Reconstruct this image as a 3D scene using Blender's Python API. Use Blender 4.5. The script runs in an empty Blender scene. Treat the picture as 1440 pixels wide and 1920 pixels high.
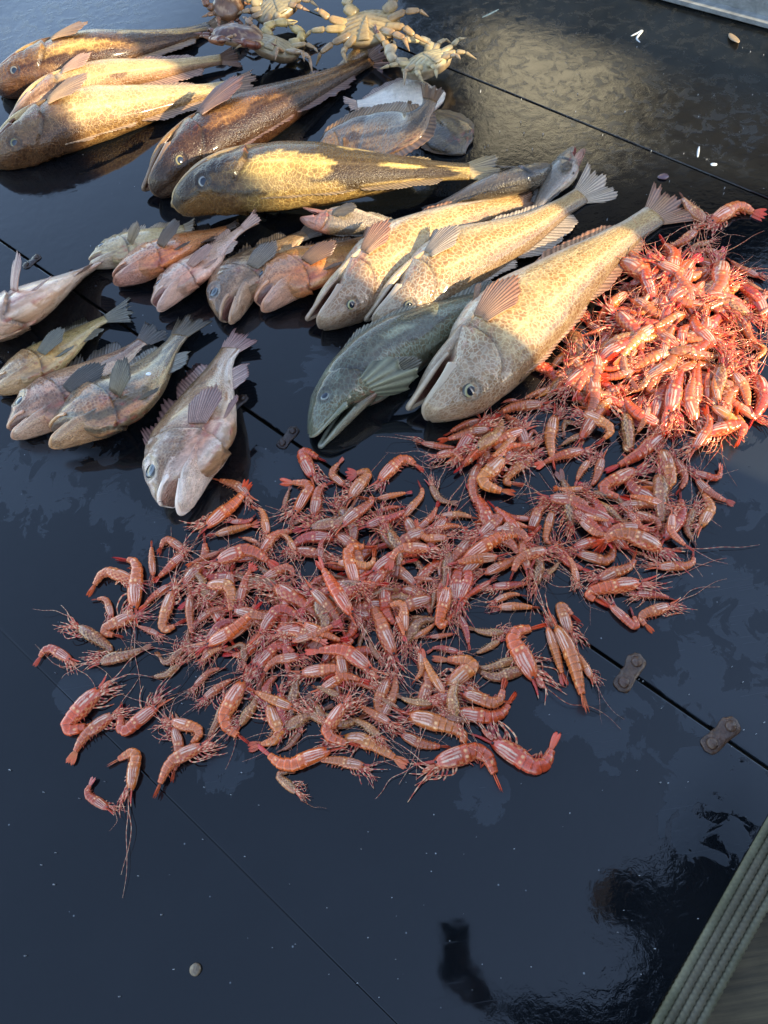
import bpy, math, random
import numpy as np
from mathutils import Vector, Matrix, Quaternion
R = math.radians
random.seed(7); rng = np.random.default_rng(7)
SC = bpy.context.scene
COL = SC.collection

# ------------------------------------------------------------------ camera
F, CH = 1443.0, 1.25                     # focal length in photo pixels, camera height
NAD = (851.0, 1738.0)                    # photo pixel straight below the lens
_d = np.array([(NAD[0]-720)/F, -(NAD[1]-960)/F, -1.0]); _d /= np.linalg.norm(_d)
_up = -_d; _fw = np.array([0, 0, -1.0]); _Y = _fw-_up*_fw.dot(_up); _Y /= np.linalg.norm(_Y)
RM = np.stack([np.cross(_Y, _up), _Y, _up])
cam = bpy.data.cameras.new('Camera'); camo = bpy.data.objects.new('Camera', cam); COL.objects.link(camo)
cam.sensor_fit = 'HORIZONTAL'; cam.sensor_width = 36.0; cam.lens = 36.0*F/1440.0
cam.clip_start = 0.02; cam.clip_end = 5000
m4 = Matrix(RM.tolist()).to_4x4(); m4.translation = (0, 0, CH); camo.matrix_world = m4
SC.camera = camo

def at(px, py, z=0.0):
    d = RM @ np.array([(px-720)/F, -(py-960)/F, -1.0])
    k = (CH-z)/-d[2]
    return np.array([d[0]*k, d[1]*k, z])

# ------------------------------------------------------------------ light
SUN_AZ, SUN_EL = R(-41), R(27)           # towards the sun, measured from +X
us = np.array([math.cos(SUN_AZ), math.sin(SUN_AZ)]); ns = np.array([-us[1], us[0]])
SC.render.engine = 'CYCLES'
w = bpy.data.worlds.new('World'); SC.world = w; w.use_nodes = True
nt = w.node_tree; bg = nt.nodes['Background']
sky = nt.nodes.new('ShaderNodeTexSky'); sky.sky_type = 'NISHITA'; sky.sun_disc = False
sky.sun_elevation = SUN_EL; sky.sun_rotation = R(90)-SUN_AZ
sky.dust_density = 0.6; sky.ozone_density = 1.4; sky.air_density = 1.0
hs = nt.nodes.new('ShaderNodeHueSaturation'); hs.inputs['Saturation'].default_value = .90; nt.links.new(sky.outputs[0], hs.inputs['Color']); nt.links.new(hs.outputs[0], bg.inputs[0]); bg.inputs[1].default_value = 0.15
sl = bpy.data.lights.new('Sun', 'SUN'); slo = bpy.data.objects.new('Sun', sl); COL.objects.link(slo)
sl.energy = 2.8; sl.angle = R(0.5); sl.color = (1.0, 0.82, 0.51)
sd = Vector((us[0]*math.cos(SUN_EL), us[1]*math.cos(SUN_EL), math.sin(SUN_EL)))
slo.rotation_euler = sd.to_track_quat('Z', 'Y').to_euler(); slo.location = (3, -3, 4)
vs = SC.view_settings; vs.view_transform = 'Standard'; vs.look = 'None'; vs.gamma = 1; vs.exposure = 2.0
vs.use_curve_mapping = False

# ------------------------------------------------------------------ helpers
def norm(v, ax=-1): return v/np.maximum(np.linalg.norm(v, axis=ax, keepdims=True), 1e-9)
def sst(a, b, x):
    x = np.clip((x-a)/(b-a), 0, 1); return x*x*(3-2*x)
def lerp(a, b, k): return a+(b-a)*k
_T = rng.random((32, 32, 32))
def vnoise(p):                             # cheap value noise, p (...,3) -> 0..1
    p = np.asarray(p); i = np.floor(p).astype(int); f = p-i; f = f*f*(3-2*f); o = 0
    for dx in (0, 1):
        for dy in (0, 1):
            for dz in (0, 1):
                wt = (f[..., 0] if dx else 1-f[..., 0])*(f[..., 1] if dy else 1-f[..., 1])*(f[..., 2] if dz else 1-f[..., 2])
                o = o+wt*_T[(i[..., 0]+dx) % 32, (i[..., 1]+dy) % 32, (i[..., 2]+dz) % 32]
    return o
def fbm(p, n=3):
    p = np.asarray(p, float); o = 0; a = .5; s = 0
    for k in range(n): o = o+a*vnoise(p*2**k+k*7.3); s += a; a *= .5
    return o/s
def spline(P, n, dense=None):
    P = np.array(P, float); k = len(P)
    Q = np.vstack([2*P[0]-P[1], P, 2*P[-1]-P[-2]]); out = []
    for i in range(k-1):
        p0, p1, p2, p3 = Q[i:i+4]
        for t in np.linspace(0, 1, 24, endpoint=False):
            out.append(.5*((2*p1)+(-p0+p2)*t+(2*p0-5*p1+4*p2-p3)*t*t+(-p0+3*p1-3*p2+p3)*t**3))
    out.append(P[-1]); out = np.array(out)
    s = np.r_[0, np.cumsum(np.linalg.norm(np.diff(out, axis=0), axis=1))]; s /= s[-1]
    tt = np.linspace(0, 1, n) if dense is None else dense
    return np.stack([np.interp(tt, s, out[:, j]) for j in range(P.shape[1])], 1)
def curve(pts, x):                          # smooth monotone-ish interpolation of a table
    pts = np.array(pts, float); xs = np.linspace(0, 1, 241); y = np.interp(xs, pts[:, 0], pts[:, 1])
    k = np.ones(9)/9; y2 = np.convolve(np.pad(y, 4, 'edge'), k, 'valid'); y2[:5] = y[:5]
    return np.interp(x, xs, y2)

class MB:
    """collects vertices, faces and a colour per vertex; one mesh object out"""
    def __init__(s): s.V = []; s.Fq = []; s.C = []; s.P = []; s.n = 0
    def add(s, V, Fc, col=(1, 1, 1, 0), pat=None):
        V = np.asarray(V, float).reshape(-1, 3)
        c = np.asarray(col, float)
        if c.ndim == 1: c = np.tile(c, (len(V), 1))
        if c.shape[1] == 3: c = np.c_[c, np.zeros(len(c))]
        s.V.append(V); s.C.append(c); s.P.append(np.zeros((len(V), 3)) if pat is None else pat)
        s.Fq += [tuple(int(i)+s.n for i in f) for f in Fc]; s.n += len(V)
        return s
    def grid(s, G, col, pat=None, wrap=True, cap=True):
        n, m = G.shape[:2]; b = []
        i, j = np.meshgrid(np.arange(n-1), np.arange(m if wrap else m-1), indexing='ij')
        j2 = (j+1) % m
        fc = np.stack([i*m+j, i*m+j2, (i+1)*m+j2, (i+1)*m+j], -1).reshape(-1, 4).tolist()
        if wrap and cap: fc.append(list(range(m-1, -1, -1))); fc.append([(n-1)*m+q for q in range(m)])
        col = np.asarray(col, float)
        if col.ndim == 3: col = col.reshape(-1, col.shape[2])
        return s.add(G.reshape(-1, 3), fc, col, None if pat is None else pat.reshape(-1, 3))
    def tube(s, C, r, col, m=6, up=None, flat=1.0, cap=True):
        C = np.asarray(C, float); n = len(C); T = norm(np.gradient(C, axis=0))
        U = np.array([0.13, 0.31, 0.94]) if up is None else np.asarray(up, float)
        A = norm(np.cross(T, U)); B = np.cross(A, T)
        r = np.broadcast_to(np.asarray(r, float), (n,))
        ph = np.arange(m)/m*2*math.pi
        G = C[:, None]+A[:, None]*(r[:, None]*np.cos(ph))[..., None]+B[:, None]*(r[:, None]*flat*np.sin(ph))[..., None]
        col = np.asarray(col, float)
        if col.ndim == 2: col = np.repeat(col[:, None], m, 1)
        return s.grid(G, col, cap=cap)
    def box(s, c, h, col=(1, 1, 1, 0), rot=None):
        q = np.array([[x, y, z] for x in (-1, 1) for y in (-1, 1) for z in (-1, 1)], float)*np.array(h)
        if rot is not None: q = q @ np.array(rot).T
        return s.add(q+np.array(c), [(0, 1, 3, 2), (4, 6, 7, 5), (0, 4, 5, 1), (2, 3, 7, 6), (0, 2, 6, 4), (1, 5, 7, 3)], col)
    def mesh(s, name, mat, smooth=True):
        V = np.vstack(s.V).astype(np.float32); me = bpy.data.meshes.new(name)
        me.from_pydata(V.tolist(), [], s.Fq)
        a = me.color_attributes.new('Col', 'FLOAT_COLOR', 'POINT'); a.data.foreach_set('color', np.vstack(s.C).astype(np.float32).ravel())
        p = me.attributes.new('pat', 'FLOAT_VECTOR', 'POINT'); p.data.foreach_set('vector', np.vstack(s.P).astype(np.float32).ravel())
        me.materials.append(mat)
        if smooth: me.polygons.foreach_set('use_smooth', [True]*len(me.polygons))
        me.update(); return me
    def build(s, name, mat, parent=None, origin=None, smooth=True):
        if origin is not None: s.V = [v-np.array(origin) for v in s.V]
        me = s.mesh(name, mat, smooth); return link(name, me, parent)
def link(name, me, parent=None, mw=None):
    o = bpy.data.objects.new(name, me); COL.objects.link(o)
    if parent is not None: o.parent = parent
    if mw is not None: o.matrix_basis = mw
    return o
def tag(o, label=None, cat=None, group=None, kind=None):
    if label: o['label'] = label
    if cat: o['category'] = cat
    if group: o['group'] = group
    if kind: o['kind'] = kind
    return o
def empty(name, loc, rz=0.0):
    o = bpy.data.objects.new(name, None); COL.objects.link(o); o.location = tuple(loc); o.rotation_euler = (0, 0, rz)
    o.empty_display_size = .02; return o

# ------------------------------------------------------------------ materials
def mat(name):
    m = bpy.data.materials.new(name); m.use_nodes = True; t = m.node_tree
    return m, t, t.nodes['Principled BSDF']
def N(t, typ, **kw):
    n = t.nodes.new(typ)
    for k, v in kw.items():
        if k.startswith('i_'): n.inputs[int(k[2:])].default_value = v
        else: setattr(n, k, v)
    return n
def L(t, a, b): t.links.new(a, b)
def ramp(t, fac, stops):
    r = N(t, 'ShaderNodeValToRGB'); L(t, fac, r.inputs[0]); e = r.color_ramp.elements
    while len(e) < len(stops): e.new(.5)
    for q, (p, c) in zip(e, stops): q.position = p; q.color = (c, c, c, 1) if np.isscalar(c) else (*c, 1)
    return r.outputs[0]
def mix(t, fac, a, b, mode='MIX'):
    m = N(t, 'ShaderNodeMix', data_type='RGBA', blend_type=mode)
    for k, v in ((0, fac), (6, a), (7, b)):
        if hasattr(v, 'is_linked'): L(t, v, m.inputs[k])
        else: m.inputs[k].default_value = v if k == 0 else (*v, 1)
    return m.outputs[2]
def mth(t, op, a, b=0.0, clamp=False):
    m = N(t, 'ShaderNodeMath', operation=op, use_clamp=clamp)
    for s, v in ((m.inputs[0], a), (m.inputs[1], b)):
        if hasattr(v, 'is_linked'): L(t, v, s)
        else: s.default_value = v
    return m.outputs[0]
def noise(t, vec, scale, det=4, rough=.55, dist=0.0):
    n = N(t, 'ShaderNodeTexNoise'); n.inputs['Scale'].default_value = scale; n.inputs['Detail'].default_value = det
    n.inputs['Roughness'].default_value = rough; n.inputs['Distortion'].default_value = dist
    L(t, vec, n.inputs['Vector']); return n.outputs[0]
def bump(t, h, strength, dist, p, prev=None):
    b = N(t, 'ShaderNodeBump'); b.inputs['Strength'].default_value = strength; b.inputs['Distance'].default_value = dist
    L(t, h, b.inputs['Height'])
    if prev: L(t, prev, b.inputs['Normal'])
    if p: L(t, b.outputs[0], p.inputs['Normal'])
    return b.outputs[0]
def mr(t, v, a, b, c=0.0, d=1.0):
    n = N(t, 'ShaderNodeMapRange', interpolation_type='SMOOTHSTEP'); L(t, v, n.inputs[0])
    for k, q in zip((1, 2, 3, 4), (a, b, c, d)): n.inputs[k].default_value = q
    return n.outputs[0]

def skin_mat(name, scale, net, spot, edge0, edge1, rough=.3, scalesize=260, bl=0.0):
    """fish skin: dark cells in a pale net (vertex alpha = how strong), fine scales, slime gloss"""
    m, t, p = mat(name)
    a = N(t, 'ShaderNodeAttribute', attribute_name='Col'); q = N(t, 'ShaderNodeAttribute', attribute_name='pat')
    wob = N(t, 'ShaderNodeTexNoise'); wob.inputs['Scale'].default_value = scale*.8; L(t, q.outputs['Vector'], wob.inputs['Vector'])
    va = N(t, 'ShaderNodeVectorMath', operation='MULTIPLY_ADD'); L(t, wob.outputs['Color'], va.inputs[0])
    va.inputs[1].default_value = (.5/scale,)*3; L(t, q.outputs['Vector'], va.inputs[2])
    v = N(t, 'ShaderNodeTexVoronoi', feature='DISTANCE_TO_EDGE'); v.inputs['Scale'].default_value = scale; L(t, va.outputs[0], v.inputs['Vector'])
    cell = mr(t, v.outputs['Distance'], edge0, edge1)
    v2 = N(t, 'ShaderNodeTexVoronoi'); v2.inputs['Scale'].default_value = scale; L(t, va.outputs[0], v2.inputs['Vector'])
    vary = mr(t, noise(t, q.outputs['Vector'], scale*.22, 3), .3, .65, .55, 1.0)
    fac = mth(t, 'MULTIPLY', mth(t, 'MULTIPLY', cell, vary), a.outputs['Alpha'])
    base = mix(t, .25, a.outputs['Color'], mix(t, 1.0, a.outputs['Color'], net, 'MULTIPLY'))
    c = mix(t, fac, base, mix(t, 1.0, a.outputs['Color'], spot, 'MULTIPLY'))
    fine = noise(t, q.outputs['Vector'], 300, 2)
    c = mix(t, mr(t, fine, .35, .75, 0, .22), c, mix(t, 1.0, c, (.55, .5, .45), 'MULTIPLY'))
    blot = mr(t, noise(t, q.outputs['Vector'], 26, 5, .65), .56, .72, 0, bl)
    c = mix(t, blot, c, mix(t, 1.0, c, (.34, .27, .22), 'MULTIPLY'))
    c = mix(t, 1.0, c, (1.16, 1.02, .80), 'MULTIPLY')
    L(t, c, p.inputs['Base Color'])
    r = mr(t, noise(t, q.outputs['Vector'], 45, 4), .3, .7, rough-.1, rough+.14); L(t, r, p.inputs['Roughness'])
    p.inputs['Coat Weight'].default_value = .6; p.inputs['Coat Roughness'].default_value = .10
    p.inputs['Subsurface Weight'].default_value = .06; p.inputs['Subsurface Radius'].default_value = (.006, .003, .0015)
    p.inputs['Subsurface Scale'].default_value = 1.0
    sc = N(t, 'ShaderNodeTexVoronoi'); sc.inputs['Scale'].default_value = scalesize; L(t, q.outputs['Vector'], sc.inputs['Vector'])
    b1 = bump(t, sc.outputs['Distance'], .6, .002, None)
    bump(t, noise(t, q.outputs['Vector'], 60, 6, .65), .55, .006, p, b1)
    return m
M_LING = skin_mat('lingcod_skin', 106, (1.0, .97, .88), (.55, .35, .18), .03, .17, .34)
M_DARKLING = skin_mat('dark_lingcod_skin', 84, (1.25, 1.1, .85), (.36, .25, .16), .02, .085, .28)
M_DARKLING.node_tree.nodes['Principled BSDF'].inputs['Coat Weight'].default_value = .25
M_DARKLING.node_tree.nodes['Principled BSDF'].inputs['Specular IOR Level'].default_value = .35
M_ROCK = skin_mat('rockfish_skin', 190, (1, .95, .9), (.40, .25, .15), .05, .24, .31, 190, .55)

TINT = dict(prawn_shell=(1.46, .84, .385), prawn_limb=(1.4, 1.0, .62), fin_membrane=(1.22, .98, .70), crab_shell=(1.1, 1., .8), rusted_iron=(1.15, 1, .85))
def vc_mat(name, rough, spec=.5, coat=0., sss=0., nscale=120, namp=.25, bumpd=.001, bs=.3, rad=(.004, .0015, .001)):
    m, t, p = mat(name)
    a = N(t, 'ShaderNodeAttribute', attribute_name='Col'); g = N(t, 'ShaderNodeTexCoord')
    n = noise(t, g.outputs['Object'], nscale, 4)
    oi = N(t, 'ShaderNodeObjectInfo')
    hv = N(t, 'ShaderNodeHueSaturation'); L(t, a.outputs['Color'], hv.inputs['Color'])
    L(t, mr(t, oi.outputs['Random'], 0, 1, .488, .512), hv.inputs['Hue']); L(t, mr(t, oi.outputs['Random'], 0, 1, .86, 1.14), hv.inputs['Value'])
    c = mix(t, mr(t, n, .35, .7, 0, namp), hv.outputs[0], mix(t, 1., hv.outputs[0], (.5, .42, .4), 'MULTIPLY'))
    if name in TINT: c = mix(t, 1.0, c, TINT[name], 'MULTIPLY')
    L(t, c, p.inputs['Base Color'])
    L(t, mr(t, noise(t, g.outputs['Object'], nscale*.6, 3), .3, .7, rough-.08, rough+.12), p.inputs['Roughness'])
    p.inputs['Specular IOR Level'].default_value = spec; p.inputs['Coat Weight'].default_value = coat; p.inputs['Coat Roughness'].default_value = .12
    if sss:
        p.inputs['Subsurface Weight'].default_value = sss; p.inputs['Subsurface Radius'].default_value = rad; p.inputs['Subsurface Scale'].default_value = 1.
    if bs: bump(t, n, bs, bumpd, p)
    return m
M_FIN = vc_mat('fin_membrane', .38, .5, .3, 0, 200, .3)
_p = M_FIN.node_tree.nodes['Principled BSDF']; _p.inputs['Alpha'].default_value = .86
M_EYE = vc_mat('wet_eye', .14, .5, .5, 0, 300, .05, bs=0)
M_PRAWN = vc_mat('prawn_shell', .24, .5, .7, .09, 420, .35, .0006, .35)
M_PLEG = vc_mat('prawn_limb', .24, .5, .4, 0, 300, .2, bs=0)
M_CRAB = vc_mat('crab_shell', .38, .5, .2, 0, 90, .45, .002, .5)
M_VC = vc_mat('plain_matte', .6, .4, 0, 0, 40, .3)
M_RUST = vc_mat('rusted_iron', .42, .5, .3, 0, 140, .6, .004, .9)
M_CLOTH = vc_mat('jacket_cloth', .8, .3, 0, 0, 60, .3)
M_SKIN = vc_mat('human_skin', .5, .4, 0, .1, 60, .1)
M_PHONE = vc_mat('phone_glass', .2, .5, .3, 0, 60, .05, bs=0)

# direction along the belt seams (u) and across them (nn)
A0 = R(-48.0); uu = np.array([math.cos(A0), math.sin(A0)]); nn = np.array([-uu[1], uu[0]])
def UN(u, n, z=0.): return np.array([uu[0]*u+nn[0]*n, uu[1]*u+nn[1]*n, z])
def toun(p): return float(np.dot(p[:2], uu)), float(np.dot(p[:2], nn))

# wet black rubber belting
def deck_mat():
    m, t, p = mat('wet_black_rubber')
    g = N(t, 'ShaderNodeNewGeometry'); pos = g.outputs['Position']
    def blob(lst, pxs):
        acc = None
        for (x, y, r) in pxs:
            d = N(t, 'ShaderNodeVectorMath', operation='DISTANCE'); L(t, pos, d.inputs[0]); d.inputs[1].default_value = tuple(at(x, y))
            v = mr(t, d.outputs['Value'], r*.25, r, 1, 0); acc = v if acc is None else mth(t, 'MAXIMUM', acc, v)
        return acc
    # dried slime film: shapes of its own, dull and a little lighter
    film_zone = blob(None, [(1360, 1130, .16), (1160, 1360, .11), (1400, 1400, .2), (1330, 1520, .12), (1420, 880, .2), (90, 890, .2), (215, 960, .1), (1300, 1270, .1), (250, 1000, .1), (520, 880, .1), (620, 700, .12), (150, 1290, .08), (430, 1440, .07), (900, 1490, .07), (740, 660, .1), (1080, 1330, .09)])
    nz = noise(t, pos, 17, 6, .6, .9)
    film = mr(t, mth(t, 'ADD', mth(t, 'MULTIPLY', film_zone, .30), mth(t, 'MULTIPLY', nz, 1.0)), .70, .725)
    film = mth(t, 'MULTIPLY', film, mr(t, film_zone, 0.02, .2))
    # muddy, trampled zone far side
    mud_zone = blob(None, [(1100, 120, .55), (1150, 230, .35), (1000, 60, .5), (1300, 60, .4), (1340, 200, .45), (150, 40, .5)])
    nm = noise(t, pos, 30, 7, .68, .6)
    mud = mth(t, 'MULTIPLY', mr(t, nm, .44, .60), mud_zone)
    dust = mth(t, 'MULTIPLY', mr(t, noise(t, pos, 5, 5, .6), .45, .7), .35)
    c = mix(t, dust, (.0035, .0045, .0058), (.0075, .0085, .010))
    c = mix(t, mth(t, 'MULTIPLY', film, .5), c, (.030, .036, .043))
    c = mix(t, mth(t, 'MULTIPLY', mud, .6), c, (.016, .0155, .012))
    speck = N(t, 'ShaderNodeTexVoronoi'); speck.inputs['Scale'].default_value = 26; L(t, pos, speck.inputs['Vector'])
    c = mix(t, mr(t, speck.outputs['Distance'], .02, .05, .5, 0), c, (.3, .32, .33))
    L(t, c, p.inputs['Base Color'])
    r = mth(t, 'ADD', mr(t, noise(t, pos, 3.0, 4), .35, .7, .025, .06), mth(t, 'MULTIPLY', film, .20))
    r = mth(t, 'ADD', r, mth(t, 'MULTIPLY', mud, .26)); r = mth(t, 'ADD', r, mth(t, 'MULTIPLY', mud_zone, .02))
    mp = N(t, 'ShaderNodeMapping'); mp.inputs['Rotation'].default_value = (0, 0, R(35)); mp.inputs['Scale'].default_value = (5, 160, 1); L(t, pos, mp.inputs['Vector'])
    scr = mth(t, 'MULTIPLY', mr(t, noise(t, mp.outputs[0], 1.0, 3, .6, 1.5), .60, .70), mr(t, noise(t, pos, 4, 3), .45, .6))
    r = mth(t, 'ADD', r, mth(t, 'MULTIPLY', scr, .10))
    L(t, r, p.inputs['Roughness'])
    p.inputs['IOR'].default_value = 1.55; L(t, mth(t, 'ADD', mth(t, 'MULTIPLY', mud_zone, .6), .47), p.inputs['Specular IOR Level'])
    # ripples in the water film only away from the still middle
    edge = blob(None, [(1330, 1660, .2), (1200, 1880, .18), (1000, 1960, .10), (60, 440, .35), (1000, 250, .7), (1300, 400, .5)])
    rip = noise(t, pos, 60, 4, .6, .4); big = noise(t, pos, 9, 3)
    b0 = bump(t, big, .05, .01, None)
    h = mth(t, 'MULTIPLY', rip, mth(t, 'ADD', mth(t, 'MULTIPLY', edge, .16), .004))
    b1 = bump(t, h, .35, .006, None, b0)
    b2 = bump(t, mth(t, 'MULTIPLY', nm, mud_zone), .32, .004, None, b1)
    b3 = bump(t, film, .15, .0006, None, b2)
    pit = noise(t, pos, 700, 2); bump(t, pit, .012, .0006, p, b3)
    return m
M_DECK = deck_mat()

def wood_mat(name, c0, c1, scale=1.0, rough=.55, wet=0.):
    m, t, p = mat(name); g = N(t, 'ShaderNodeTexCoord')
    mp = N(t, 'ShaderNodeMapping'); mp.inputs['Scale'].default_value = (3*scale, 60*scale, 60*scale); L(t, g.outputs['Object'], mp.inputs['Vector'])
    n = noise(t, mp.outputs[0], 1.5, 6, .65, .5); n2 = noise(t, g.outputs['Object'], 7, 5, .6)
    c = mix(t, mr(t, n, .3, .7), c0, c1); c = mix(t, mr(t, n2, .4, .7, 0, .6), c, tuple(x*.45 for x in c0)); L(t, c, p.inputs['Base Color'])
    L(t, mr(t, n2, .35, .7, rough-wet, rough+.1), p.inputs['Roughness']); bump(t, n, .5, .004, p); return m
M_DOCK = wood_mat('wet_dock_wood', (.055, .040, .018), (.135, .098, .046), 1., .65, .1)
M_GREY = wood_mat('weathered_grey_board', (.18, .185, .18), (.33, .34, .325), .5, .6)
M_SHED = wood_mat('dark_stained_boards', (.012, .013, .012), (.03, .03, .026), .6, .7)
M_PILE = wood_mat('shade_piling_wood', (.03, .024, .018), (.08, .065, .045), .6, .7)
M_CREAM = wood_mat('cream_painted_boards', (.80, .74, .56), (.86, .81, .64), .4, .5)
def flat_mat(name, c, rough, b=None):
    m, t, p = mat(name); g = N(t, 'ShaderNodeNewGeometry'); n = noise(t, g.outputs['Position'], 3, 5)
    L(t, mix(t, n, tuple(x*.7 for x in c), tuple(min(1, x*1.3) for x in c)), p.inputs['Base Color']); p.inputs['Roughness'].default_value = rough
    bump(t, noise(t, g.outputs['Position'], b or 5, 4), .3, .02, p); return m
M_WATER = flat_mat('harbour_water', (.012, .03, .032), .08, 2.5)
M_ROOF = flat_mat('roof_felt', (.035, .036, .038), .8)
M_GLASS = flat_mat('window_glass', (.02, .025, .03), .08, 1)

# ------------------------------------------------------------------ setting
def slab(name, quad, z0, z1, m, kind='structure', parent=None, bev=0.0):
    q = [UN(u, n) for u, n in quad]; b = MB()
    V = [[*p[:2], z0] for p in q]+[[*p[:2], z1] for p in q]
    b.add(V, [(3, 2, 1, 0), (4, 5, 6, 7)]+[(i, (i+1) % 4, (i+1) % 4+4, i+4) for i in range(4)])
    o = b.build(name, m, parent, smooth=False)
    if kind: o['kind'] = kind
    if bev:
        bm = o.modifiers.new('bevel', 'BEVEL'); bm.width = bev; bm.segments = 2
    return o
UE = toun(at(1440, 1520))[0]+.004         # the belt edge
S1 = .5*(toun(at(0, 450))[1]+toun(at(1440, 1440))[1])
S2 = .5*(toun(at(0, 1163))[1]+toun(at(720, 1920))[1])
S3 = .5*(toun(at(900, 161))[1]+toun(at(1440, 364))[1])
S4 = toun(at(1320, 28))[1]+.02
slab('deck', [(-4, S1+.0028), (UE, S1+.0028), (UE, S3-.0008), (-4, S3-.0008)], -.013, 0, M_DECK, bev=.002)
slab('deck', [(-4, S2+.00012), (UE, S2+.00012), (UE, S1-.0028), (-4, S1-.0028)], -.013, 0, M_DECK, bev=.002)
slab('deck', [(-4, S2-1.6), (UE, S2-1.6), (UE, S2-.00012), (-4, S2-.00012)], -.013, 0, M_DECK, bev=.0015)
slab('deck', [(-4, S3+.0008), (UE, S3+.0008), (UE, S4+1.0), (-4, S4+1.0)], -.013, .0025, M_DECK, bev=.0015)
slab('dock', [(-4.2, -3), (UE+2.6, -3), (UE+2.6, 3.2), (-4.2, 3.2)], -.30, -.055, M_DOCK)
wb = MB(); wb.add([[-900, -900, -.9], [900, -900, -.9], [900, 900, -.9], [-900, 900, -.9]], [(0, 1, 2, 3)]); wo = wb.build('water', M_WATER, smooth=False); wo['kind'] = 'structure'

# grey board in the far right corner
pa, pb = at(1205, -6, .0), at(1450, 60, .0); dv = norm(pb-pa); nv = np.array([-dv[1], dv[0], 0])
r0, r1 = pa-dv*2.2, pb+dv*1.2
b = MB(); hb = .20; V = []
for p_ in (r0, r1):
    for (o_, z_) in ((0, .004), (-.012, .012), (-.012, .022), (.004, .030), (.006, hb), (.016, hb+.008), (.20, hb+.008), (.20, .004)): V.append(p_+nv*o_+np.array([0, 0, z_]))
b.add(V, [(i, (i+1) % 8, 8+(i+1) % 8, 8+i) for i in range(8)]+[tuple(range(7, -1, -1)), tuple(range(8, 16))])
tag(b.build('kerb_board', M_GREY, smooth=False), 'weathered grey board with a pale lower lip along the far right corner of the deck', 'board')

# braided edging along the belt edge, bottom right
er = empty('edge_webbing', UN(UE, S2)); tag(er, 'grey green braided webbing strip of parallel cords along the deck edge', 'webbing')
eo = UN(UE, S2)
for k in range(5):
    b = MB(); n_ = 1000; q = np.linspace(-.42, .95, n_); r_ = .0062
    off = .0065+k*.0112; zc = -.001-.0011*(k-2)**2*.3
    wv = .0012*np.sin(q*9+k*.4)
    Cn = np.stack([UN(UE+off+a_, S2+x)+[0, 0, zc] for x, a_ in zip(q, wv)])
    ph = np.arange(12)/12*2*math.pi
    T_ = norm(np.gradient(Cn, axis=0)); A_ = norm(np.cross(T_, [0, 0, 1.])); B_ = np.cross(A_, T_)
    br = 1+.16*np.abs(np.sin(q[:, None]*math.pi/.0085+ph*1.0))*1-.08+.06*np.sin(q[:, None]*2*math.pi/.0085-ph*2)
    G = Cn[:, None]+A_[:, None]*(r_*br*np.cos(ph))[..., None]+B_[:, None]*(r_*br*np.sin(ph))[..., None]
    g_ = fbm(Cn*30, 3)[:, None]; gr = lerp(np.array([.19, .165, .105]), np.array([.07, .066, .03]), g_*.9)
    cc = np.repeat(gr[:, None, :], 12, 1)*(.75+.5*(br-.8))[..., None]
    b.grid(G, np.c_[cc.reshape(-1, 3), np.zeros(n_*12)]); b.build('cord', M_VC, er, eo)

# rusty belt fasteners across the open seam
def fastener(px, py, label, rot, sc=1., dk=1.):
    p = at(px, py); u_, _ = toun(p); p = UN(u_, S1); root = empty('belt_fastener', p, A0+R(90)+rot); root.scale = (sc,)*3
    tag(root, label, 'fastener', 'rusty fasteners along the seam'); b = MB()
    q = np.linspace(-1, 1, 29); ph = np.arange(24)/24*2*math.pi
    hw = .0175*(1-np.abs(q)**6)**.5*(.78+.22*np.abs(q)**1.5)+.0002
    G = np.zeros((29, 24, 3)); G[..., 0] = (q*.036)[:, None]; G[..., 1] = hw[:, None]*np.cos(ph)
    G[..., 2] = np.maximum(np.sin(ph), -.3)*.0055*(1-.3*np.abs(q)**8)[:, None]+.001
    G += ((fbm(G*110+p, 3)-.5)[..., None])*np.array([.006, .006, .005])
    nz = fbm(G*90+p, 3)[..., None]; c = lerp(np.array([.06, .034, .024]), np.array([.17, .085, .050]), nz)*dk
    b.grid(G, np.c_[c.reshape(-1, 3), np.zeros(29*24)]); b.build('plate', M_RUST, root)
    for sx in (-.021, .021):
        b = MB(); r_ = np.linspace(1, 0.02, 8); G = np.zeros((8, 16, 3)); ph = np.arange(16)/16*2*math.pi
        G[..., 0] = sx+.0095*r_[:, None]*np.cos(ph); G[..., 1] = .0095*r_[:, None]*np.sin(ph); G[..., 2] = .005+.0075*np.sqrt(1-r_**2)[:, None]
        G += (fbm(G*200+sx, 2)-.5)[..., None]*.0022
        b.grid(G, (.12*dk, .062*dk, .042*dk, 0)); b.build('bolt', M_RUST, root)
fastener(1183, 1258, 'rusty two bolt fastener over the seam nearest the prawn heap', .05, 1., .6)
fastener(1352, 1377, 'rusty two bolt fastener over the seam at the right edge', -.22, 1., .6)
fastener(535, 826, 'rusty fastener over the seam beside the green fish mouth', .1, .8, .25)
fastener(452, 752, 'dark rusty fastener right of the white rockfish belly', 0, .7, .22)
fastener(68, 485, 'dark rusty fastener behind the pale rockfish at the left edge', 0, .7, .22)

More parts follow.
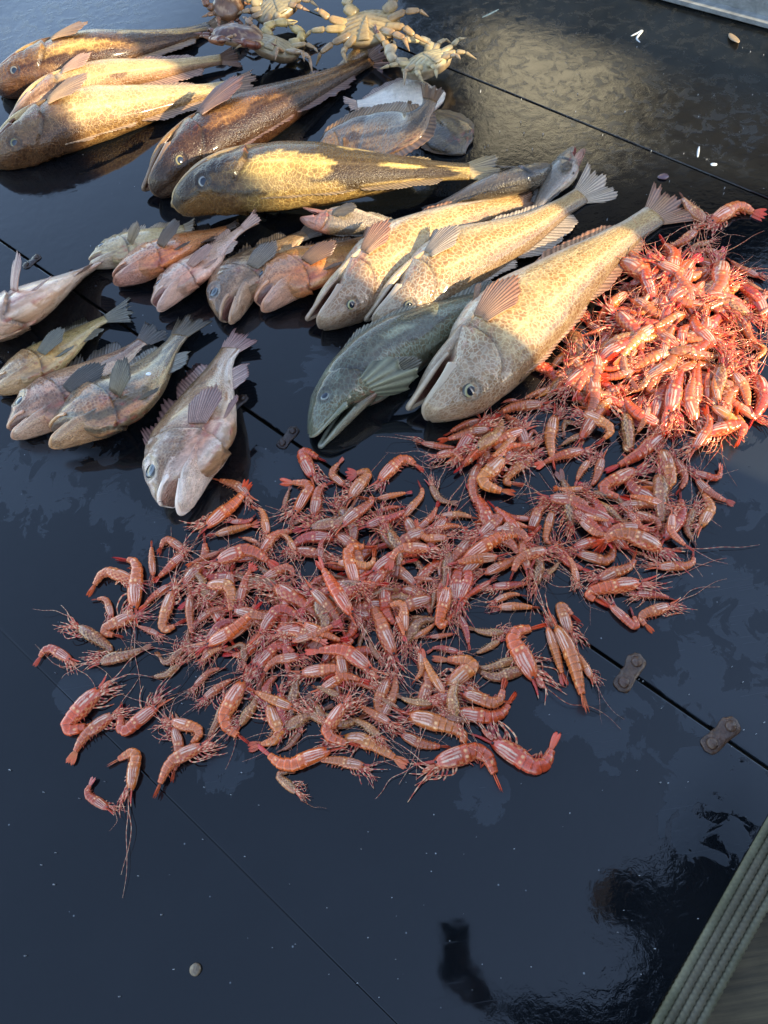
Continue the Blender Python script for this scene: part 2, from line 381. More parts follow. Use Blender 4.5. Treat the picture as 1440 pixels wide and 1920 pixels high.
# ------------------------------------------------------------------ fish
LING = dict(
    hd=[(0, .014), (.025, .029), (.07, .048), (.14, .068), (.2, .078), (.27, .086), (.36, .088), (.5, .083), (.65, .066), (.8, .045), (.92, .031), (1, .030)],
    hv=[(0, .008), (.06, .012), (.13, .022), (.18, .040), (.22, .066), (.28, .088), (.37, .100), (.5, .094), (.62, .072), (.8, .042), (.92, .030), (1, .030)],
    w=[(0, .024), (.025, .041), (.07, .056), (.14, .067), (.2, .072), (.27, .074), (.36, .071), (.5, .065), (.65, .048), (.8, .029), (.92, .016), (1, .010)],
    eye=(.135, 47, .0185), gill=.275, hinge=(.19, -.034), jaw=dict(top=[(-.02, .016), (0, .018), (.08, .020), (.19, .034), (.34, .055)], bot=[(-.02, .026), (0, .032), (.05, .044), (.12, .060), (.2, .074), (.26, .078), (.34, .070)], w=.80, tip=-.022), mx=(.012, .165, 108, 118), pec=(.315, 120, .20), lat=True)
ROCK = dict(
    hd=[(0, .026), (.035, .056), (.1, .092), (.2, .130), (.3, .148), (.42, .150), (.55, .132), (.7, .102), (.85, .062), (.94, .045), (1, .047)],
    hv=[(0, .012), (.06, .022), (.12, .042), (.17, .070), (.21, .105), (.25, .132), (.32, .156), (.38, .165), (.46, .165), (.6, .138), (.75, .092), (.87, .053), (.94, .042), (1, .046)],
    w=[(0, .042), (.035, .066), (.1, .088), (.2, .108), (.3, .115), (.42, .108), (.55, .085), (.7, .054), (.85, .028), (.94, .02), (1, .014)],
    eye=(.170, 63, .040), gill=.385, hinge=(.165, -.060), jaw=dict(top=[(-.02, .020), (0, .022), (.08, .038), (.165, .060), (.42, .10)], bot=[(-.02, .036), (0, .048), (.05, .072), (.12, .098), (.2, .120), (.28, .126), (.42, .115)], w=.82, tip=-.012), mx=(.015, .165, 98, 122), pec=(.41, 120, .30), lat=False)
FLAT = dict(
    hd=[(0, .01), (.05, .06), (.15, .13), (.3, .19), (.45, .205), (.6, .18), (.75, .12), (.88, .055), (.95, .04), (1, .045)],
    hv=[(0, .01), (.05, .06), (.15, .14), (.3, .20), (.45, .205), (.6, .18), (.75, .12), (.88, .055), (.95, .04), (1, .045)],
    w=[(0, .012), (.1, .028), (.3, .036), (.5, .034), (.75, .022), (.9, .014), (1, .01)],
    eye=(.1, 70, .018), gill=.22, hinge=(.07, -.01), jaw=dict(top=[(-.01, .012), (.07, .02), (.2, .05)], bot=[(-.01, .02), (0, .03), (.07, .075), (.2, .15)], w=.8, tip=-.008), mx=(.01, .06, 95, 105), pec=(.26, 100, .09), lat=True)

def fin(b, base, dirs, lens, nrm, nr, c0, c1, ridge=.0013, th=.0009, ragged=.12, spiny=False, wave=0., seed=0, curl=0.):
    """fan of rays over a base line; closed two-sided sheet with ridged rays and a ragged edge"""
    nu, nv = nr*4+1, 9; rs = np.random.default_rng(seed)
    k = np.linspace(0, 1, len(base)); q = np.linspace(0, 1, nu)
    I = lambda A: np.stack([np.interp(q, k, np.asarray(A, float)[:, j]) for j in range(3)], 1)
    B, Dr, Nn = I(base), norm(I(dirs)), norm(I(nrm)); ln = np.interp(q, k, lens)
    ray = .5+.5*np.cos(q*nr*2*math.pi)                # 1 on a ray
    rg = np.repeat(rs.random(nr+1), 4)[:nu]
    ln = ln*(1-ragged*rg)*(1-(.32 if spiny else .06)*(1-ray))
    v = np.linspace(0, 1, nv)
    wv = wave*np.sin(q*nr*.9+seed)[:, None]*v**1.5
    P = B[:, None]+Dr[:, None]*(ln[:, None]*v)[..., None]+Nn[:, None]*((ridge*(ray-.5))[:, None]*(1-.5*v)+wv+curl*ln[:, None]*v**2)[..., None]
    tt = th*(1-.75*v)
    G = np.concatenate([P+Nn[:, None]*tt[None, :, None], (P-Nn[:, None]*tt[None, :, None])[:, ::-1]], 1)
    vv = np.concatenate([v, v[::-1]])
    c0, c1 = np.array(c0), np.array(c1)
    cc = lerp(c0, c1, (vv**1.2)[None, :, None])*(.42+.85*ray)[:, None, None]*(.85+.3*np.repeat(rs.random(nr+1), 4)[:nu])[:, None, None]
    b.grid(G, np.concatenate([cc, np.zeros(cc.shape[:2]+(1,))], 2))
    return b

def fish(name, label, cat, group, prof, path, tail, side, roll=0., z0=0., depth=1., wid=1., back=(.2, .13, .07), flank=(.42, .32, .2), belly=(.55, .5, .45),
         headc=None, spots=(.9, .9, .6), gape=6., m=None, finc=((.35, .28, .22), (.25, .18, .16)), pec=(25, 1.0), tailw=34., zs=None, dors=1.0, anal=1.0,
         iris=(.55, .42, .16), jawc=None, warm=None, seed=0, eyes=True, headt=None, bt=.54, flare=False, mouthc=(.16, .07, .06), pelv=True, blotch_shade=None, ragged=.14, tailz=0., sag=.0):
    rs = np.random.default_rng(seed+11); m = m or M_LING; depth *= 1.25*(1.27 if prof is ROCK else 1.); wid *= 1.15
    sgn = 1. if side == 'L' else -1.
    n, mm = 128, 60
    tt = np.r_[np.linspace(0, .42, 74)[:-1], np.linspace(.42, 1, 55)]
    P2 = spline(path, n, tt)
    hd, hv, wd = (curve(prof[k], tt) for k in ('hd', 'hv', 'w'))
    zc = np.full(n, .05)
    zpath = np.zeros(n) if zs is None else np.interp(tt, np.linspace(0, 1, len(zs)), zs)
    for it in range(4):
        C = np.stack([at(x, y, z) for (x, y), z in zip(P2, zc)])
        s = np.r_[0, np.cumsum(np.linalg.norm(np.diff(C[:, :2], axis=0), axis=1))]; Ln = s[-1]
        H = (hd+hv)*.5*Ln*depth; Wd = wd*Ln*wid
        zc = z0+zpath+np.sqrt((Wd*math.cos(roll))**2+(H*math.sin(roll))**2)*.86
        zc = np.convolve(np.pad(zc, 6, 'edge'), np.ones(13)/13, 'valid')
    # fish rests along its length: let the thin tail sink only a little
    T = norm(np.gradient(C, axis=0)); k_ = np.ones(9)/9
    T = norm(np.stack([np.convolve(np.pad(T[:, j], 4, 'edge'), k_, 'valid') for j in range(3)], 1))
    S = norm(np.stack([-T[:, 1], T[:, 0], np.zeros(n)], 1))*sgn
    U0 = norm(np.cross(T, S)); U0 *= np.sign(U0[:, 2:3]+1e-9)
    D = S*math.cos(roll)+U0*math.sin(roll); Nn = -S*math.sin(roll)+U0*math.cos(roll)
    hd, hv, wd = hd*Ln*depth, hv*Ln*depth, wd*Ln*wid
    ph = (np.arange(mm)/mm)*2*math.pi-math.pi*.5          # seam on the hidden side
    cph, sph = np.cos(ph), np.sin(ph); deg = np.degrees(np.abs(np.arctan2(sph, cph)))   # 0 back, 180 belly
    # belly corner of the section a bit fuller, back keel a bit narrower
    ex = 1+.10*np.maximum(0, -cph)
    Hm = np.where(cph[None] > 0, hd[:, None], hv[:, None])
    rad = np.ones((n, mm))
    gt = prof['gill']-.055*((deg-105)/70.)**2*(1 if prof is not FLAT else .6)
    dgl = tt[:, None]-gt[None]
    rad -= np.where(dgl > 0, .12*np.exp(-np.maximum(dgl, 0)/.045), .0)*sst(20, 45, deg)[None]*(1-sst(165, 180, deg))[None]
    rad += .035*np.exp(-(dgl/.02)**2)*(dgl < 0)*sst(20, 45, deg)[None]
    pre = tt[:, None]-(gt-.085)[None]; ckm = ((sst(62, 90, deg)*(1-sst(125, 150, deg)))[None])*(.55 if prof is LING else .32); rad -= (.055*np.exp(-(pre/.008)**2)+.03*np.exp(-((pre+.035)/.006)**2)+.025*np.exp(-((pre-.04)/.006)**2))*ckm*(prof is not FLAT)
    et, ea, er_ = prof['eye']
    brow = np.exp(-((tt[:, None]-et)/.05)**2-((deg[None]-ea+14)/16)**2); rad += .07*brow
    under = np.exp(-((tt[:, None]-et-.005)/.03)**2-((deg[None]-ea-1)/13)**2); rad -= .05*under
    pc = np.stack([np.broadcast_to((tt*Ln)[:, None], (n, mm)), np.broadcast_to(ph[None], (n, mm))*.06, np.full((n, mm), seed*1.7)], -1)
    rad += (fbm(pc*np.array([14., 28., 1])*.35/max(Ln, .2)*.9, 3)-.5)*.075
    rad += (fbm(pc*np.array([60., 70., 1])+5, 3)-.5)*.055*(1-sst(prof['gill']-.03, prof['gill']+.03, tt))[:, None]
    if sag: rad *= 1-sag*np.exp(-((tt[:, None]-.5)/.16)**2)*np.exp(-((deg[None]-100)/40)**2)
    G = C[:, None]+D[:, None]*(Hm*rad*cph[None]*ex)[..., None]+Nn[:, None]*(wd[:, None]*rad*(np.sign(sph)*np.abs(sph)**.86)[None])[..., None]
    G[..., 2] = np.maximum(G[..., 2], z0+.0015+.0005*rs.random((n, mm))) if zs is None else G[..., 2]
    back, flank, belly = map(np.array, (back, flank, belly))
    hz = fbm(np.stack([pc[..., 0]*9, pc[..., 1]*60, pc[..., 2]], -1), 4)
    dd = deg[None]+(hz-.5)*(110 if prof is ROCK else 46)
    kb = sst(25, 75, dd)[..., None]; kv = sst(112, 150, dd)[..., None]
    col = lerp(lerp(back, flank, kb), belly, kv); al = lerp(lerp(spots[0], spots[1], kb[..., 0]), spots[2], kv[..., 0])
    if headc is not None:
        ht_ = headt or prof['gill']; kh = (1-sst(ht_-.05, ht_+.03, tt[:, None]+(hz-.5)*.07))[..., None]; col = lerp(col, np.array(headc)*(.8+.4*hz[..., None]), kh*.85)
    if warm is not None:                                   # orange or rosy flush of the breast and cheeks
        kw = np.exp(-((tt[:, None]-warm[3])/.16)**2)*sst(70, 130, deg)[None]*sst(.3, .6, hz); col = lerp(col, np.array(warm[:3]), (kw*.95)[..., None])
    if blotch_shade is not None:  # dark patches: markings, and on some lingcod shade put into the colour
        kk = sst(bt-.02, bt+.02, fbm(np.stack([pc[..., 0]*(7 if prof is LING else 18), pc[..., 1]*(26 if prof is LING else 60), pc[..., 2]+3], -1), 4))[..., None]; col = lerp(col, np.array(blotch_shade), kk*.9)
    if prof['lat']:                                        # pale lateral line
        ll = np.exp(-((deg[None]-78+10*sst(.2, .5, tt)[:, None])/2.6)**2)*sst(.27, .33, tt)[:, None]; col = lerp(col, np.minimum(col*1.35+.03, .8), (ll*.7)[..., None]); al = al*(1-.8*ll)
    roof = (sst(118, 140, deg)[None]*(1-sst(prof['hinge'][0]-.03, prof['hinge'][0]+.01, tt))[:, None])[..., None]
    if prof is not FLAT: col = lerp(col, np.array(mouthc), roof); al = al*(1-roof[..., 0])
    if prof is ROCK: col = col*(1-.30*(1-sst(prof['gill']-.02, prof['gill']+.02, tt))[:, None]*sst(.5, .62, fbm(np.stack([pc[..., 0]*24, pc[..., 1]*210+pc[..., 0]*60, pc[..., 2]+5], -1), 3)))[..., None]*np.array([1, 1, 1])
    col = col*(.70+.60*fbm(np.stack([pc[..., 0]*70, pc[..., 1]*300, pc[..., 2]+9], -1), 3))[..., None]
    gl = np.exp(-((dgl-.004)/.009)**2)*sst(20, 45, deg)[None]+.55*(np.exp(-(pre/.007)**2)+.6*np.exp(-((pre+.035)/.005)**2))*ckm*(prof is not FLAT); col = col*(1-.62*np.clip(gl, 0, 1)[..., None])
    al = al*(1-.35*sst(.0, .12, .12-tt)[:, None])
    if eyes:                                                # folded rim of the eye socket, its shade painted as a dark ring
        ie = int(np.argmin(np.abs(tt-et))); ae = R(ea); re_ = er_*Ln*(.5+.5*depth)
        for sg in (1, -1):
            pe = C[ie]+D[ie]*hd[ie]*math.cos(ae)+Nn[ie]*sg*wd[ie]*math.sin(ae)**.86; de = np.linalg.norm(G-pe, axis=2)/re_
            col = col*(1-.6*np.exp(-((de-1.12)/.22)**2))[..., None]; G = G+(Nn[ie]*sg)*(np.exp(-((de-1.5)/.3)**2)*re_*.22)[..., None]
    bl_ = (np.exp(-((tt[:, None]-prof['gill'])/.07)**2)*sst(60, 120, deg)[None]+.5*sst(120, 160, deg)[None])*sst(.60, .70, fbm(np.stack([pc[..., 0]*50, pc[..., 1]*160, pc[..., 2]+21], -1), 3))
    col = lerp(col, np.array([.30, .045, .035]), (np.clip(bl_, 0, 1)*.6)[..., None])
    pat = np.stack([np.broadcast_to((tt*Ln)[:, None], (n, mm)), np.broadcast_to(ph[None]+1.6, (n, mm))*np.maximum(.62*(Hm.mean()+wd.mean()), .02), np.full((n, mm), seed*3.1)], -1)
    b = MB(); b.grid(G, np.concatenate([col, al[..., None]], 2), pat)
    o0 = np.array([C[n//2][0], C[n//2][1], z0])
    root = empty(name, o0); tag(root, label, cat, group)
    ix = lambda t: int(np.argmin(np.abs(tt-t)))
    def surf(t, dg, out=0.):                                # point and normal on the flank that shows (dg>0) or the hidden one (dg<0)
        i = ix(t); a = R(abs(dg)); h = hd[i] if math.cos(a) > 0 else hv[i]; sg = 1 if dg >= 0 else -1
        nr_ = norm(D[i]*math.cos(a)/max(h, 1e-4)+Nn[i]*sg*math.sin(a)/max(wd[i], 1e-4))
        return C[i]+D[i]*h*math.cos(a)+Nn[i]*sg*wd[i]*abs(math.sin(a))**.86+nr_*out, nr_
    # lower jaw, joined into the same skin: wedge from the throat to the chin, swung open about its hinge
    ht, ho = prof['hinge']; JW = prof['jaw']; g_ = R(gape); tr = JW['top'][-1][0]; tp = JW['tip']
    x = np.r_[np.linspace(tr, .05, 30)[:-1], tp+(.05-tp)*(1-np.sin(np.linspace(0, 1, 16)*math.pi*.5))]
    yt = np.interp(x, *zip(*JW['top'])); yb = np.interp(x, *zip(*JW['bot'])); k_ = np.ones(5)/5
    yb = np.convolve(np.pad(yb, 2, 'edge'), k_, 'valid'); lm_ = JW['bot'][2][0]+.02
    tip = np.sqrt(np.clip(1-np.clip((lm_-x)/(lm_-tp), 0, 1)**2.2, .0006, 1))
    wj = np.interp(x, tt, wd)*JW['w']*(1-.22*sst(ht, tp, x))*np.clip(tip*1.06, 0, 1)
    sc_ = Ln*depth; cy = .5*(yt+yb)*sc_; hy = .5*(yb-yt)*sc_*tip
    xi = np.clip(x, 0, 1); Cx = np.stack([np.interp(xi, tt, C[:, j]) for j in range(3)], 1); Tx = norm(np.stack([np.interp(xi, tt, T[:, j]) for j in range(3)], 1)); Dx = norm(np.stack([np.interp(xi, tt, D[:, j]) for j in range(3)], 1))
    Cx = Cx+Tx*(np.minimum(x, 0)*Ln)[:, None]; i = ix(ht); hp = C[i]+D[i]*ho*sc_; T0, D0_ = T[i], D[i]; jN = Nn[i]
    ga = g_*sst(ht+.10, ht-.03, x)
    rel = Cx-Dx*cy[:, None]-hp; fo, dn = -rel @ T0, -rel @ D0_; lat = rel+fo[:, None]*T0+dn[:, None]*D0_
    f2 = fo*np.cos(ga)-dn*np.sin(ga); d2 = fo*np.sin(ga)+dn*np.cos(ga)
    jC = hp-T0*f2[:, None]-D0_*d2[:, None]+lat; jDx = Dx*np.cos(ga)[:, None]-T0*-np.sin(ga)[:, None]*-1
    jDx = norm(Dx*np.cos(ga)[:, None]-Tx*np.sin(ga)[:, None])
    xf = sst(ht+.02, ht-.06, x)
    scoop = np.where(cph > .35, -.75*(cph-.35), 0)[None]*hy[:, None]*xf[:, None]*tip[:, None]
    Gj = jC[:, None]+jDx[:, None]*((hy[:, None]*cph[None])+scoop)[..., None]+jN*(wj[:, None]*(np.sign(sph)*np.abs(sph)**.75)[None])[..., None]
    Gj[..., 2] = np.maximum(Gj[..., 2], z0+.001)
    jcol = np.array(jawc if jawc is not None else lerp(belly, flank, .45)); ky = (1-sst(44, 60, deg))[None, :, None]
    hz2 = fbm(np.stack([np.broadcast_to((x*70*Ln)[:, None], Gj.shape[:2]), np.broadcast_to(ph[None]*5, Gj.shape[:2]), np.full(Gj.shape[:2], seed*1.)], -1), 4)[..., None]
    bodyc = col[np.argmin(np.abs(tt[None]-np.clip(x, .02, 1)[:, None]), 1)][:, [int(np.argmin(np.abs(deg-max(0, 140))))]]
    cj0 = lerp(bodyc, jcol, sst(ht+.12, ht-.02, x)[:, None, None])*(.62+.76*hz2)
    cj = lerp(cj0, np.array(mouthc), ky*xf[:, None, None]*(x > tp+.012)[:, None, None])
    pj = np.stack([np.broadcast_to((x*Ln)[:, None], Gj.shape[:2]), np.broadcast_to(ph[None]*.06*Ln*2, Gj.shape[:2]), np.full(Gj.shape[:2], seed*3.1+9)], -1)
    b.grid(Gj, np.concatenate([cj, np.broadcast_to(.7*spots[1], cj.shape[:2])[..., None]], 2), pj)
    angd = np.degrees(np.arctan2(sph, cph))
    if prof is not FLAT:
        ci = lambda a_: int(np.argmin(np.abs(angd-a_)))
        lp = np.array(headc if headc is not None else flank); lp = lerp(lp, np.array(jawc if jawc is not None else lp), .6)*1.12
        hi_ = ix(ht-.015); up_ = np.vstack([G[1:hi_, ci(116)][::-1], G[0, [ci(105), ci(60), ci(0), ci(-60), ci(-105)]]*.5+G[0].mean(0)*.5, G[1:hi_, ci(-116)]])
        j0 = int(np.argmin(np.abs(x-ht+.01))); lo_ = np.vstack([Gj[j0:-1, ci(58)], Gj[-1].mean(0)[None], Gj[j0:-1, ci(-58)][::-1]])
        for Pl, r_ in ((up_, .0085), (lo_, .0095)):
            Pl = spline(Pl[::3] if len(Pl) > 12 else Pl, 60); Pl[:, 2] = np.maximum(Pl[:, 2], z0+.003); ql = np.linspace(0, 1, 60)
            Pl = np.stack([np.convolve(np.pad(Pl[:, j], 3, 'edge'), np.ones(7)/7, 'valid') for j in range(3)], 1)
            cl = lp*(.8+.45*fbm(Pl*90+seed, 2)[:, None]); b.tube(Pl, r_*Ln*depth/1.25*(.85 if prof is LING else 1.25)*(.55+.45*np.sin(ql*math.pi)), np.c_[cl, np.full(60, .3*spots[1])], 9)
    # upper lip (maxilla) bar on both flanks
    t0, t1, d0, d1 = prof['mx']; lipc = np.array(headc if headc is not None else flank)*1.12
    for sg in (1, -1):
        q = np.linspace(0, 1, 16); pts = np.stack([surf(lerp(t0, t1, k), sg*lerp(d0, d1, k), .002*Ln)[0] for k in q])
        pts = np.stack([np.convolve(np.pad(pts[:, j], 2, 'edge'), np.ones(5)/5, 'valid') for j in range(3)], 1)
        pts[:, 2] = np.maximum(pts[:, 2], z0+.003)
        nr_ = Nn[ix(t1)]
        b.tube(pts, Ln*depth*(.0050+.0075*q**1.4)*np.sqrt(np.clip(1-((q-.9)/.1).clip(0, 1)**2, .02, 1)), np.r_[lipc*1.05, .25*spots[1]], 10, up=nr_, flat=.42)
    b.build('body', m, root, o0)
    # eyes
    if eyes:
        for sg in (1, -1):
            p_, nr_ = surf(et, sg*ea, 0); re = er_*Ln*(.5+.5*depth); p_ = p_-nr_*re*.36
            a_ = norm(np.cross(nr_, T[ix(et)])); c_ = np.cross(nr_, a_); q = np.sin(np.linspace(0.0, 1, 15)*math.pi*.5); q[0] = .01
            ang = np.arange(28)/28*2*math.pi
            G_ = p_+(a_*np.cos(ang)[:, None]+c_*np.sin(ang)[:, None])[None]*(re*q)[:, None, None]+nr_*(re*.46*np.sqrt(1-q**2*.98))[:, None, None]
            ir = np.array(iris)*.5; cc = np.where((q < .54)[:, None], [.006, .012, .022], np.where((q < .60)[:, None], ir*1.2+.02, np.where((q < .83)[:, None], ir, [.045, .036, .026])))
            eb = MB(); eb.tube  # disc built as rings
            eb.grid(G_, np.repeat(np.c_[cc, np.zeros(15)][:, None], 28, 1)); eb.build('eye', M_EYE, root, o0)
    fc0, fc1 = finc
    if flare:                                               # gill cover forced open on the far flank
        base = []; dirs = []; lens = []; nrs = []
        for k in np.linspace(-1, 1, 9):
            p_, nr_ = surf(prof['gill']-.03, 118+k*30, -.004); base.append(p_); i = ix(prof['gill']); dirs.append(norm(T[i]*.8+nr_*.75-D[i]*.15*k)); lens.append(.19*Ln*(1-.5*abs(k)**2)); nrs.append(norm(np.cross(dirs[-1], D[i])))
        fb = MB(); fin(fb, base, dirs, lens, nrs, 6, np.array(headc)*1.3, np.array(headc)*.9, .002, .006*Ln, .25, wave=.006, seed=seed); fb.build('gill_cover', M_FIN, root, o0)
    # tail fin
    tb = C[-1]; tz = tb[2]*.6+tailz
    tip_ = at(tail[0], tail[1], max(tz, .012)); tv = tip_-tb; tl = np.linalg.norm(tv); td = tv/tl
    tD = norm(D[-1]-td*np.dot(D[-1], td)); tN = np.cross(td, tD); tN *= np.sign(tN[2]+1e-9)
    an = np.radians(np.linspace(-tailw, tailw, 9)); hh = np.linspace(-1, 1, 9)
    fb = MB(); fin(fb, [tb-td*.25*hd[-1]+tD*hd[-1]*.92*k for k in hh], [td*math.cos(a)+tD*math.sin(a) for a in an], [tl*(1.0-.07*math.cos(k*1.5)) for k in hh], [tN]*9, 17, fc0, fc1, .0020, .0024*Ln, ragged+.08, wave=.006, seed=seed)
    fb.build('tail_fin', M_FIN, root, o0)
    # pectoral fin on the upper flank
    pt, pd, pl = prof['pec']; lift, plen = pec
    if plen > 0:
        for sg in ((1,) if True else (1, -1)):
            i = ix(pt); base = []; dirs = []; lens = []
            for k in np.linspace(-1, 1, 8):
                p_, nr_ = surf(pt+.004*k, sg*(pd+k*13), -.001); base.append(p_)
                a = R(2+k*15); dirs.append((T[i]*math.cos(a)-D[i]*math.sin(a))*math.cos(R(lift))+nr_*math.sin(R(lift))); lens.append(pl*Ln*plen*(1-.42*abs(k-.1)**1.5))
            fb = MB(); nrm_ = norm(np.cross(dirs[3], base[-1]-base[0])); nrm_ *= np.sign(np.dot(nrm_, Nn[i])+1e-9)
            fin(fb, base, dirs, lens, [nrm_]*8, 13, fc0, fc1, .0022, .0032*Ln, .1, wave=.0015, seed=seed+1, curl=-.10); fb.build('pectoral_fin', M_FIN, root, o0)
    # dorsal, anal and pelvic fins
    def ridge_fin(nm, t0, t1, dg, hgt, ang, nr, spiny, fold):
        base = []; dirs = []; lens = []; nrs = []
        for k in np.linspace(0, 1, 12):
            t = lerp(t0, t1, k); p_, nr_ = surf(t, dg, -.002*Ln); i = ix(t); base.append(p_); ou = D[i] if dg < 90 else -D[i]
            d_ = norm(T[i]*math.cos(R(ang))+ou*math.sin(R(ang))+Nn[i]*fold); dirs.append(d_); lens.append(hgt*Ln*min(1., .35+k*4, (1-k)*5+.25)*(1 if not spiny else .8+.3*math.sin(k*9)))
            nrs.append(norm(np.cross(T[i], d_)))
        fb = MB(); fin(fb, base, dirs, lens, nrs, nr, fc0, fc1, .0014, .0022*Ln, ragged, spiny, wave=.001, seed=seed+3)
        for q in range(len(fb.V)): fb.V[q][:, 2] = np.maximum(fb.V[q][:, 2], z0+.001)
        fb.build(nm, M_FIN, root, o0)
    if dors > 0:
        if prof is LING: ridge_fin('dorsal_fin', .30, .60, 4, .045*dors, 28, 20, True, .05); ridge_fin('soft_dorsal_fin', .62, .9, 4, .065*dors, 38, 18, False, .05)
        elif prof is ROCK: ridge_fin('dorsal_fin', .32, .66, 4, .15*dors, 42, 12, True, .05); ridge_fin('soft_dorsal_fin', .67, .88, 4, .12*dors, 48, 13, False, .02)
        else: ridge_fin('dorsal_fin', .06, .92, 0, .10*dors, 58, 40, False, .0)
    if anal > 0:
        if prof is LING: ridge_fin('anal_fin', .60, .88, 178, .055*anal, 35, 18, False, -.05)
        elif prof is ROCK: ridge_fin('anal_fin', .70, .86, 178, .12*anal, 55, 10, False, .1)
        else: ridge_fin('anal_fin', .20, .92, 180, .10*anal, 58, 36, False, .0)
    if pelv and prof is not FLAT:
        i = ix(prof['pec'][0]+.03)
        for sg in (1,):
            base = []; dirs = []; lens = []
            for k in np.linspace(-1, 1, 6):
                p_, nr_ = surf(prof['pec'][0]+.03+.012*k, sg*158, -.001); base.append(p_); a = R(8+k*13)
                dirs.append(norm(T[i]*math.cos(a)-D[i]*math.sin(a)*.9+nr_*.28)); lens.append((.10 if prof is LING else .19)*Ln*(1-.3*abs(k)))
            fb = MB(); fin(fb, base, dirs, lens, [norm(np.cross(T[i], D[i]))*np.sign(np.dot(np.cross(T[i], D[i]), Nn[i]))]*6, 7, fc0, fc1, .0018, .003*Ln, .08, seed=seed+5); fb.build('pelvic_fin', M_FIN, root, o0)
    return root, C, Ln

GL = 'lingcod laid out on the wet deck'; GR = 'rockfish laid out on the wet deck'; GS = 'small fish among the large ones'; GF = 'flatfish piled on the deck'
pale = dict(back=(.21, .155, .10), flank=(.52, .405, .225), belly=(.60, .56, .52), headc=(.36, .31, .27), spots=(.9, .85, .35), finc=((.46, .33, .24), (.30, .17, .13)))
brown = dict(back=(.06, .034, .018), flank=(.18, .105, .045), belly=(.42, .31, .17), headc=(.095, .048, .026), spots=(.8, .85, .75), finc=((.33, .26, .2), (.17, .12, .1)), m=M_DARKLING)
fish('lingcod', 'biggest pale spotted fish, mouth open, lying against the sunlit prawns', 'fish', GL, LING,
     [(800, 782), (880, 700), (985, 600), (1090, 505), (1180, 438), (1228, 405)], (1285, 365), 'R', R(-6), 0, 1.05, 1.08, gape=10, pec=(7, .9), seed=1, tailw=30, iris=(.58, .52, .26), jawc=(.37, .325, .285), dors=.6, **{**pale, 'belly': (.52, .50, .50)})
fish('lingcod', 'pale spotted fish with a tall spread tail, left of the biggest fish', 'fish', GL, LING,
     [(704, 610), (785, 545), (880, 487), (980, 437), (1050, 393), (1090, 368)], (1150, 332), 'R', R(-10), .0, 1.0, 1.1, gape=5, pec=(15, .8), seed=2, tailw=30, iris=(.6, .52, .22), dors=1.3, **{**pale, 'finc': ((.46, .44, .42), (.36, .34, .34))})
fish('lingcod', 'slimmer pale fish with parted jaws between the orange rockfish and its larger neighbour', 'fish', GL, LING,
     [(600, 612), (668, 545), (755, 475), (850, 418), (935, 388), (975, 378)], (1012, 366), 'R', R(-12), .0, 1.02, 1.1, gape=10, pec=(18, .8), seed=3, tailw=26, iris=(.62, .55, .24), **{**pale, 'headc': (.33, .25, .21)})
fish('lingcod', 'green fish lying on its belly with a flared gill, mouth at the prawns', 'fish', GL, LING,
     [(584, 818), (640, 742), (715, 665), (800, 618), (890, 578), (985, 542)], (1040, 520), 'L', R(36), 0, .95, 1.15, gape=7, flare=True, pec=(40, .7), seed=4, tailw=22, iris=(.42, .44, .36), dors=.8,
     back=(.11, .13, .10), flank=(.20, .245, .205), belly=(.27, .31, .29), headc=(.13, .165, .145), blotch_shade=(.065, .075, .055), spots=(.95, .9, .6), finc=((.24, .28, .27), (.14, .16, .16)), jawc=(.25, .27, .24), mouthc=(.05, .06, .05))
fish('lingcod', 'golden fish with blotches of brown and painted shade, blunt head resting over the rockfish row', 'fish', GL, LING,
     [(334, 392), (395, 352), (500, 335), (640, 328), (770, 322), (880, 322)], (955, 312), 'R', R(2), .035, 1.02, 1.15, gape=2, pec=(10, .0), seed=5, tailw=22, iris=(.38, .36, .33), m=M_DARKLING, dors=.7,
     back=(.30, .24, .11), flank=(.56, .46, .19), belly=(.56, .48, .24), headc=(.11, .06, .024), spots=(.7, .75, .5), blotch_shade=(.026, .015, .009), bt=.50, finc=((.40, .34, .22), (.20, .17, .13)), jawc=(.36, .29, .18), pelv=False)  # dark blotches mix own brown with painted shade
fish('lingcod', 'dark brown fish with purple ragged tail, lying behind the golden fish', 'fish', GL, LING,
     [(290, 362), (350, 296), (445, 238), (555, 182), (640, 140), (690, 112)], (738, 84), 'R', R(-4), 0, .92, 1.05, gape=8, pec=(14, 1.1), seed=6, blotch_shade=(.045, .022, .010), bt=.45, tailz=.06, tailw=38, ragged=.4, dors=.9,  # blotches deepen the brown with painted shade
     **{**brown, 'back': (.06, .04, .028), 'flank': (.20, .11, .042), 'belly': (.34, .24, .11), 'headc': (.17, .12, .095), 'finc': ((.22, .17, .17), (.10, .065, .085))})
fish('lingcod', 'fish with shade painted into its brown head, pale gold flank, nearest of the three at the upper left', 'fish', GL, LING,
     [(-18, 305), (60, 258), (160, 222), (275, 195), (375, 175), (425, 166)], (492, 158), 'R', R(-10), 0, 1.0, 1.05, gape=2, pec=(16, 1.0), seed=7, tailw=20, iris=(.42, .36, .12), m=M_DARKLING,
     back=(.26, .18, .09), flank=(.60, .50, .29), belly=(.62, .54, .36), headc=(.085, .040, .021), headt=.40, spots=(.9, .62, .3), finc=((.40, .32, .24), (.28, .22, .2)))  # headt runs the dark brown past the gill as painted shade
